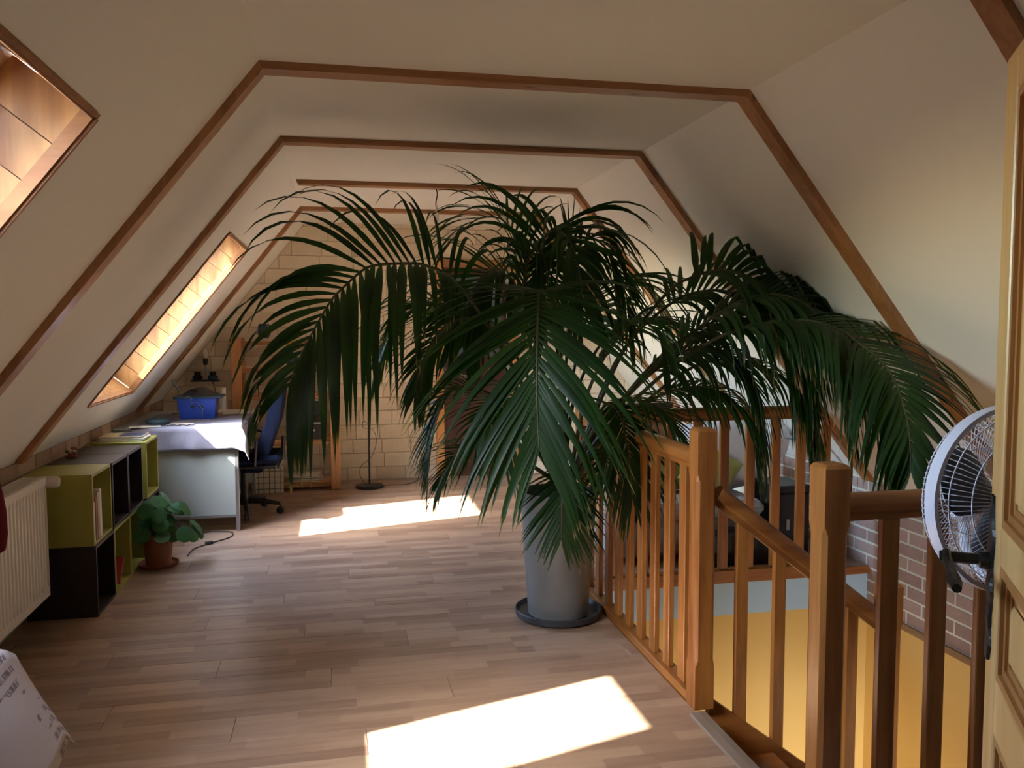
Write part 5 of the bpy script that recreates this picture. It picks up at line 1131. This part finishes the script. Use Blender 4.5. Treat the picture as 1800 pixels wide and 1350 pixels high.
FR_DATA = [
 ('a', [(1.101, 4.0, 0.665), (0.915, 3.95, 1.099), (0.676, 3.85, 1.482), (0.525, 3.8, 1.661), (0.409, 3.75, 1.713), (0.336, 3.72, 1.722), (0.2, 3.66, 1.711), (0.129, 3.63, 1.689), (0.055, 3.6, 1.625), (-0.009, 3.58, 1.558), (-0.063, 3.56, 1.468), (-0.108, 3.55, 1.385), (-0.147, 3.54, 1.306), (-0.185, 3.53, 1.203)], 0.5, 32, 0.8, 0.04, 1.5, 70, ((-0.35, 2.6, 1.05, 1.0, 1.6), (1.2, 1.7, 0.85, 0.72, 0.0)), 1, 0.04),
 ('b', [(1.093, 3.95, 0.675), (1.086, 3.95, 1.095), (1.03, 3.85, 1.402), (0.922, 3.62, 1.575), (0.856, 3.5, 1.595), (0.822, 3.38, 1.513), (0.795, 3.28, 1.386), (0.778, 3.22, 1.208), (0.778, 3.2, 1.052), (0.78, 3.19, 0.964)], 0.55, 34, 0.74, 0.03, 1.0, 56, ((0.1, 1, 1, 1.0, 0.0), (0.1, 1, 1, 1.0, 0.0)), 1, 0.05),
 ('c', [(1.13, 4.0, 0.664), (1.274, 3.9, 0.929), (1.441, 3.82, 1.124), (1.64, 3.7, 1.32), (1.855, 3.58, 1.443), (2.038, 3.42, 1.47), (2.127, 3.28, 1.432), (2.146, 3.18, 1.385), (2.161, 3.08, 1.333), (2.151, 2.98, 1.284), (2.131, 2.88, 1.218), (2.104, 2.79, 1.125), (2.074, 2.72, 1.034), (2.045, 2.67, 0.92)], 0.46, 41, 0.58, 0.034, 1.5, 56, ((0.3, 1.0, 1.0, 1.0, 0.0), (0.0, 1.5, 1.0, 1.0, 0.0)), 1, 0.03),
 ('d', [(1.072, 3.95, 0.675), (1.045, 3.85, 0.772), (1.015, 3.72, 0.76), (0.999, 3.65, 0.682), (0.991, 3.62, 0.571), (0.986, 3.61, 0.496)], 0.35, 22, 0.33, 0.0187, 0.5, 50, ((0, 1, 1, 1.0, 0.0), (0, 1, 1, 1.0, 0.0)), 1, 0.12),
 ('e', [(1.122, 3.95, 0.673), (1.186, 3.85, 0.938), (1.222, 3.7, 1.082), (1.25, 3.6, 1.065), (1.266, 3.55, 0.947), (1.281, 3.53, 0.809), (1.287, 3.52, 0.695)], 0.5, 27, 0.42, 0.0218, 1.0, 50, ((0.2, 1, 1, 1.0, 0.0), (0.2, 1, 1, 1.0, 0.0)), 1, 0.1),
 ('f', [(1.13, 4.0, 0.664), (1.241, 3.98, 0.977), (1.405, 3.95, 1.343), (1.597, 3.9, 1.607), (1.715, 3.88, 1.682), (1.855, 3.86, 1.718), (1.982, 3.84, 1.685), (2.095, 3.82, 1.593), (2.195, 3.8, 1.439), (2.261, 3.8, 1.227), (2.297, 3.8, 1.055)], 0.55, 32, 0.62, 0.034, 1.5, 56, ((0.95, 1.1, 0.95, 1.0, 0.0), (-0.1, 2.0, 1.0, 1.0, 0.0)), 1, 0.04),
 ('g', [(1.13, 4.0, 0.664), (1.306, 4.0, 0.973), (1.525, 3.95, 1.2), (1.744, 3.9, 1.336), (1.902, 3.85, 1.308), (1.994, 3.8, 1.188), (2.049, 3.78, 0.992), (2.071, 3.77, 0.809)], 0.42, 35, 0.5, 0.0281, 1.4, 54, ((0.35, 1.2, 0.9, 1.0, 0.0), (-0.2, 2.3, 1, 1.0, 0.0)), 0, 0.05),
 ('h', [(1.144, 4.05, 0.654), (1.4, 4.1, 1.018), (1.686, 4.05, 1.338), (1.979, 3.95, 1.505), (2.172, 3.9, 1.49), (2.279, 3.85, 1.347), (2.33, 3.82, 1.11), (2.341, 3.8, 0.911)], 0.45, 40, 0.62, 0.0296, 1.5, 54, ((0.5, 1.1, 0.9, 1.0, 0.0), (-0.2, 2.2, 1, 1.0, 0.0)), 0, 0.04),
 ('i', [(1.114, 4.05, 0.655), (1.079, 4.12, 1.081), (1.036, 4.15, 1.484), (1.014, 4.12, 1.796), (1.023, 4.02, 1.893), (1.062, 3.92, 1.894), (1.09, 3.82, 1.826), (1.109, 3.76, 1.69), (1.125, 3.74, 1.533)], 0.56, 27, 0.62, 0.0281, 1.6, 58, ((0.5, 1.6, 1, 1.0, 0.0), (0.5, 1.3, 1, 1.0, 0.0)), 0, 0.03),
 ('j', [(1.113, 4.1, 0.646), (1.079, 4.2, 1.075), (0.985, 4.25, 1.485), (0.91, 4.25, 1.66), (0.797, 4.2, 1.72), (0.716, 4.15, 1.688), (0.65, 4.1, 1.568), (0.615, 4.08, 1.401)], 0.55, 25, 0.55, 0.0359, 1.5, 58, ((-0.2, 2.4, 1, 1.0, 0.0), (0.7, 1.1, 1, 1.0, 0.0)), 0, 0.03),
 ('k', [(1.113, 4.1, 0.646), (0.973, 4.2, 1.018), (0.814, 4.3, 1.309), (0.674, 4.35, 1.492), (0.532, 4.4, 1.57), (0.398, 4.4, 1.537), (0.3, 4.4, 1.428), (0.228, 4.4, 1.282)], 0.5, 32, 0.5, 0.0234, 1.4, 56, ((-0.1, 1.7, 1, 1.0, 0.0), (0.5, 1.1, 0.9, 1.0, 0.0)), 0, 0.03),
 ('l', [(1.071, 4.0, 0.666), (0.938, 4.05, 0.891), (0.776, 4.1, 1.089), (0.633, 4.1, 1.154), (0.537, 4.1, 1.108), (0.48, 4.1, 0.983), (0.453, 4.1, 0.843), (0.441, 4.1, 0.73)], 0.5, 30, 0.42, 0.0203, 1.2, 54, ((0.1, 1.3, 1, 1.0, 0.0), (0.4, 1, 0.9, 1.0, 0.0)), 0, 0.03),
 ('m', [(1.064, 3.95, 0.676), (0.875, 3.9, 0.803), (0.7, 3.85, 0.884), (0.572, 3.8, 0.882), (0.495, 3.78, 0.809), (0.449, 3.77, 0.721)], 0.45, 22, 0.28, 0.0172, 1.3, 52, ((0.1, 1.2, 1, 1.0, 0.0), (0.3, 1, 1, 1.0, 0.0)), 0, 0.04),
 ('n', [(1.116, 3.95, 0.674), (1.213, 3.8, 0.984), (1.287, 3.65, 1.104), (1.372, 3.55, 1.103), (1.452, 3.48, 1.039), (1.508, 3.45, 0.928)], 0.5, 22, 0.34, 0.0203, 1.3, 54, ((0.3, 1, 1, 1.0, 0.0), (0.1, 1.3, 1, 1.0, 0.0)), 0, 0.06),
 ('o', [(1.113, 4.1, 0.646), (1.214, 4.3, 1.063), (1.337, 4.4, 1.486), (1.482, 4.5, 1.676), (1.668, 4.6, 1.715), (1.807, 4.6, 1.602), (1.886, 4.6, 1.389)], 0.45, 27, 0.55, 0.0234, 1.3, 58, ((0.4, 1, 1, 1.0, 0.0), (0.1, 1.5, 1, 1.0, 0.0)), 0, 0.03),
 ('p', [(1.128, 4.1, 0.645), (1.245, 4.3, 1.063), (1.434, 4.4, 1.362), (1.667, 4.5, 1.487), (1.872, 4.5, 1.439), (2.02, 4.5, 1.259), (2.093, 4.5, 1.029)], 0.45, 27, 0.5, 0.0234, 1.3, 58, ((0.3, 1, 1, 1.0, 0.0), (0, 1.6, 1, 1.0, 0.0)), 0, 0.03),
 ('q', [(1.1, 4.05, 0.656), (1.033, 4.2, 1.222), (0.982, 4.3, 1.663), (0.932, 4.35, 1.902), (0.867, 4.4, 2.01), (0.745, 4.4, 2.007), (0.654, 4.4, 1.931)], 0.6, 17, 0.52, 0.0172, 1.5, 46, ((0.4, 1, 1, 1.0, 0.0), (0.5, 1, 1, 1.0, 0.0)), 0, 0.02),
 ('r', [(1.077, 4.0, 0.666), (0.96, 3.9, 0.883), (0.829, 3.75, 1.065), (0.716, 3.65, 1.123), (0.627, 3.55, 1.077), (0.583, 3.5, 0.95)], 0.5, 22, 0.36, 0.0203, 1.2, 54, ((0.1, 1.2, 1, 1.0, 0.0), (0.2, 1, 1, 1.0, 0.0)), 0, 0.05),
 ('t', [(1.13, 4.0, 0.664), (1.171, 3.85, 1.102), (1.278, 3.75, 1.375), (1.352, 3.65, 1.467), (1.429, 3.6, 1.415), (1.469, 3.56, 1.275)], 0.5, 25, 0.42, 0.0234, 1.2, 56, ((0.3, 1, 1, 1.0, 0.0), (0, 1.6, 1, 1.0, 0.0)), 0, 0.04),
 ('u', [(1.114, 4.05, 0.655), (1.112, 4.1, 1.255), (1.17, 4.15, 1.743), (1.274, 4.15, 1.888), (1.37, 4.1, 1.814), (1.433, 4.05, 1.626), (1.477, 4.05, 1.426)], 0.58, 25, 0.5, 0.0281, 1.6, 56, ((0.4, 1.2, 1, 1.0, 0.0), (0, 1.8, 1, 1.0, 0.0)), 0, 0.03),
 ('v', [(1.158, 4.1, 0.644), (1.56, 4.2, 1.004), (1.912, 4.2, 1.241), (2.217, 4.15, 1.24), (2.409, 4.1, 1.087), (2.516, 4.1, 0.868), (2.544, 4.1, 0.681)], 0.5, 32, 0.48, 0.025, 1.4, 54, ((0.3, 1, 1, 1.0, 0.0), (-0.1, 2, 1, 1.0, 0.0)), 0, 0.05),
 ('x', [(1.101, 4.0, 0.665), (0.988, 3.9, 0.992), (0.881, 3.8, 1.139), (0.792, 3.7, 1.148), (0.742, 3.65, 1.026), (0.724, 3.63, 0.876)], 0.5, 20, 0.4, 0.0218, 1.2, 54, ((0.2, 1, 1, 1.0, 0.0), (0.2, 1, 1, 1.0, 0.0)), 0, 0.05),
 ('y', [(1.13, 4.0, 0.664), (1.216, 3.9, 0.819), (1.242, 3.8, 0.86), (1.23, 3.72, 0.819), (1.215, 3.7, 0.716)], 0.45, 17, 0.28, 0.0172, 1.1, 52, ((0.2, 1, 1, 1.0, 0.0), (0.2, 1, 1, 1.0, 0.0)), 0, 0.15),
 ('z', [(1.13, 4.0, 0.664), (1.407, 3.95, 1.089), (1.661, 3.85, 1.371), (1.882, 3.7, 1.561), (2.061, 3.6, 1.585), (2.209, 3.55, 1.479), (2.298, 3.52, 1.293), (2.34, 3.5, 1.108), (2.363, 3.5, 0.921)], 0.48, 40, 0.58, 0.0281, 1.5, 54, ((0.5, 1, 0.9, 1.0, 0.0), (-0.3, 2.3, 1, 1.0, 0.0)), 0, 0.04),
 ('c2', [(1.13, 4.0, 0.664), (1.425, 4.0, 1.084), (1.766, 3.95, 1.368), (2.052, 3.85, 1.481), (2.304, 3.75, 1.439), (2.48, 3.68, 1.286), (2.584, 3.62, 1.093), (2.629, 3.6, 0.9), (2.647, 3.6, 0.731)], 0.45, 40, 0.6, 0.0296, 1.5, 54, ((0.6, 1, 0.95, 1.0, 0.0), (-0.25, 2.3, 1, 1.0, 0.0)), 0, 0.04),
 ('f2', [(1.144, 4.05, 0.654), (1.398, 4.1, 1.252), (1.694, 4.15, 1.543), (1.924, 4.1, 1.631), (2.125, 4.05, 1.572), (2.246, 4.0, 1.394), (2.316, 4.0, 1.186), (2.336, 4.0, 1.006)], 0.5, 35, 0.58, 0.0296, 1.5, 54, ((0.7, 1, 0.95, 1.0, 0.0), (-0.1, 2.0, 1, 1.0, 0.0)), 0, 0.04),
 ('g2', [(1.116, 3.95, 0.674), (1.303, 3.9, 0.928), (1.517, 3.85, 1.095), (1.731, 3.8, 1.151), (1.892, 3.76, 1.081), (1.974, 3.74, 0.929), (2.007, 3.73, 0.79)], 0.5, 30, 0.4, 0.025, 1.4, 54, ((0.35, 1.2, 0.9, 1.0, 0.0), (-0.2, 2.1, 1, 1.0, 0.0)), 0, 0.06),
 ('i2', [(1.086, 4.0, 0.666), (0.996, 4.05, 1.089), (0.936, 4.1, 1.484), (0.936, 4.1, 1.737), (0.968, 4.05, 1.817), (0.998, 4.0, 1.786), (1.006, 3.95, 1.647), (1.009, 3.93, 1.455)], 0.55, 22, 0.5, 0.0281, 1.6, 54, ((0.2, 1.8, 1, 1.0, 0.0), (0.3, 1.6, 1, 1.0, 0.0)), 0, 0.03),
 ('j2', [(1.1, 4.05, 0.656), (0.979, 4.1, 1.114), (0.806, 4.1, 1.4), (0.627, 4.05, 1.484), (0.496, 4.0, 1.429), (0.408, 3.95, 1.297), (0.365, 3.93, 1.138)], 0.5, 30, 0.44, 0.025, 1.4, 54, ((0, 1.7, 1, 1.0, 0.0), (0.4, 1.1, 0.9, 1.0, 0.0)), 0, 0.04),
 ('s2', [(1.101, 4.0, 0.665), (1.133, 4.1, 1.082), (1.156, 4.1, 1.484), (1.159, 4.08, 1.767), (1.144, 4.06, 1.933)], 0.7, 6, 0.34, 0.0125, 0.1, 14, ((0.1, 1, 1, 1.0, 0.0), (0.1, 1, 1, 1.0, 0.0)), 0, 0.02)]
RF = random.Random(11)
ALL = MB(); ALL.t = []
count = 0
def leaflet_mesh(mb, tl, p, d0, Tn, L, wd, droop, brown, nseg=9):
    late = False; pos = p.copy(); d = d0.normalized(); i0 = len(mb.v); tw = RF.uniform(-0.25, 0.25)
    for i in range(nseg+1):
        t = i/nseg
        wv_ = wd*(0.32+3.6*t if t < 0.19 else max(0.0, 1-((t-0.19)/0.81)**1.6)+0.02*(t < 1))
        W = Tn - d*Tn.dot(d)
        if W.length < 1e-3: W = d.orthogonal()
        W.normalize(); Nn = d.cross(W).normalized()
        W = (W+Nn*tw*t).normalized(); Nn = d.cross(W).normalized()
        mb.v += [pos+W*wv_/2, pos-Nn*wv_*0.12, pos-W*wv_/2]
        b_ = max(0.0, (t-(1-brown))/brown) if brown > 0 else 0.0
        tl += [b_, b_*0.9, b_]
        if i < nseg:
            pos = pos + d*(L/nseg)
            if pos.z < 0.03: pos.z = 0.03
            if pos.z > zr(pos.x)-0.02: pos.z = zr(pos.x)-0.02; d = V((d.x, d.y, min(d.z, -0.3))).normalized()
            if pos.z > ZC-0.06: pos.z = ZC-0.06; d = V((d.x, d.y, min(d.z, 0))).normalized()
            d = (d+V((0, 0, -1))*droop*((0.35+1.3*t) if d0.z < 0.45*d0.length or late else (0.12+1.9*t))/nseg).normalized()
    for i in range(nseg):
        a = i0+i*3; mb.f += [(a, a+3, a+4, a+1), (a+1, a+4, a+5, a+2)]; mb.mi += [0, 0]
def setattr_(o, tl):
    at = o.data.attributes.new('tipness', 'FLOAT', 'POINT'); at.data.foreach_set('value', tl)
for (nm, pts, st_, n_l, LL, wdt, droop, ang, upw, indiv, brown) in FR_DATA:
    P = crm([V(p) for p in pts], 8); acc = [0.0]
    for i in range(1, len(P)): acc.append(acc[-1]+(P[i]-P[i-1]).length)
    tot = acc[-1]
    rads = [0.011*(1-0.78*a/tot)+0.001 for a in acc]
    fo = MB().tube(P, rads, 7).build('frond', STALK, palm, origin=P[0], smooth=True)
    def at(s):
        for i in range(1, len(P)):
            if acc[i] >= s: t = (s-acc[i-1])/max(1e-6, acc[i]-acc[i-1]); return P[i-1].lerp(P[i], t), (P[min(i+1, len(P)-1)]-P[max(i-2, 0)]).normalized()
        return P[-1].copy(), (P[-1]-P[-2]).normalized()
    s0 = st_*tot; S_prev = None
    for k_ in range(n_l):
        u_ = (k_+0.5)/n_l; s = s0+(tot-s0)*u_
        pos, T = at(s)
        Sv = T.cross(V((0, 0, 1)))
        if Sv.length < 0.25 and S_prev is not None: Sv = S_prev-T*S_prev.dot(T)
        Sv.normalize()
        if S_prev is not None and Sv.dot(S_prev) < 0: Sv = -Sv
        if S_prev is not None: Sv = (Sv*0.5+S_prev*0.5); Sv -= T*Sv.dot(T); Sv.normalize()
        S_prev = Sv; Nv = Sv.cross(T).normalized()
        if Nv.z < 0 and abs(T.z) < 0.9: Nv = -Nv
        lf = LL*(0.72+0.9*u_ if u_ < 0.3 else 1.0-0.50*max(0, (u_-0.45)/0.55)**1.3)
        if u_ < 0.3: lf = LL*(0.70+1.0*u_)
        aa = math.radians(ang*(1.15-0.75*u_))
        for sd in (-1, 1):
            up_, dm_, lm_, wm_, rp_ = upw[0 if sd < 0 else 1]
            j_ = RF.uniform(-0.09, 0.09)
            dv = T*math.cos(aa+j_)+(Sv*sd*math.cos(up_+RF.uniform(-.1, .1))+Nv*math.sin(up_))*math.sin(aa+j_)
            L_ = lf*lm_*(min(1.0, 0.38+rp_*u_) if rp_ else 1.0)*RF.uniform(0.88, 1.08); dr_ = droop*dm_*RF.uniform(0.8, 1.25)
            b_ = brown*RF.uniform(0.5, 1.3) if RF.random() < 0.8 else 0.02
            if indiv and count < 296:
                mb = MB(); tl = []; leaflet_mesh(mb, tl, pos, dv, T, L_, wdt*wm_*RF.uniform(0.85, 1.1), dr_, b_)
                o = mb.build('leaflet', LEAF, fo, origin=pos, smooth=True, recalc=False); setattr_(o, tl); count += 1
            else:
                leaflet_mesh(ALL, ALL.t, pos, dv, T, L_, wdt*wm_*RF.uniform(0.85, 1.1), dr_, b_)
o = ALL.build('leaflets', LEAF, palm, smooth=True, recalc=False, kind='stuff'); setattr_(o, ALL.t)
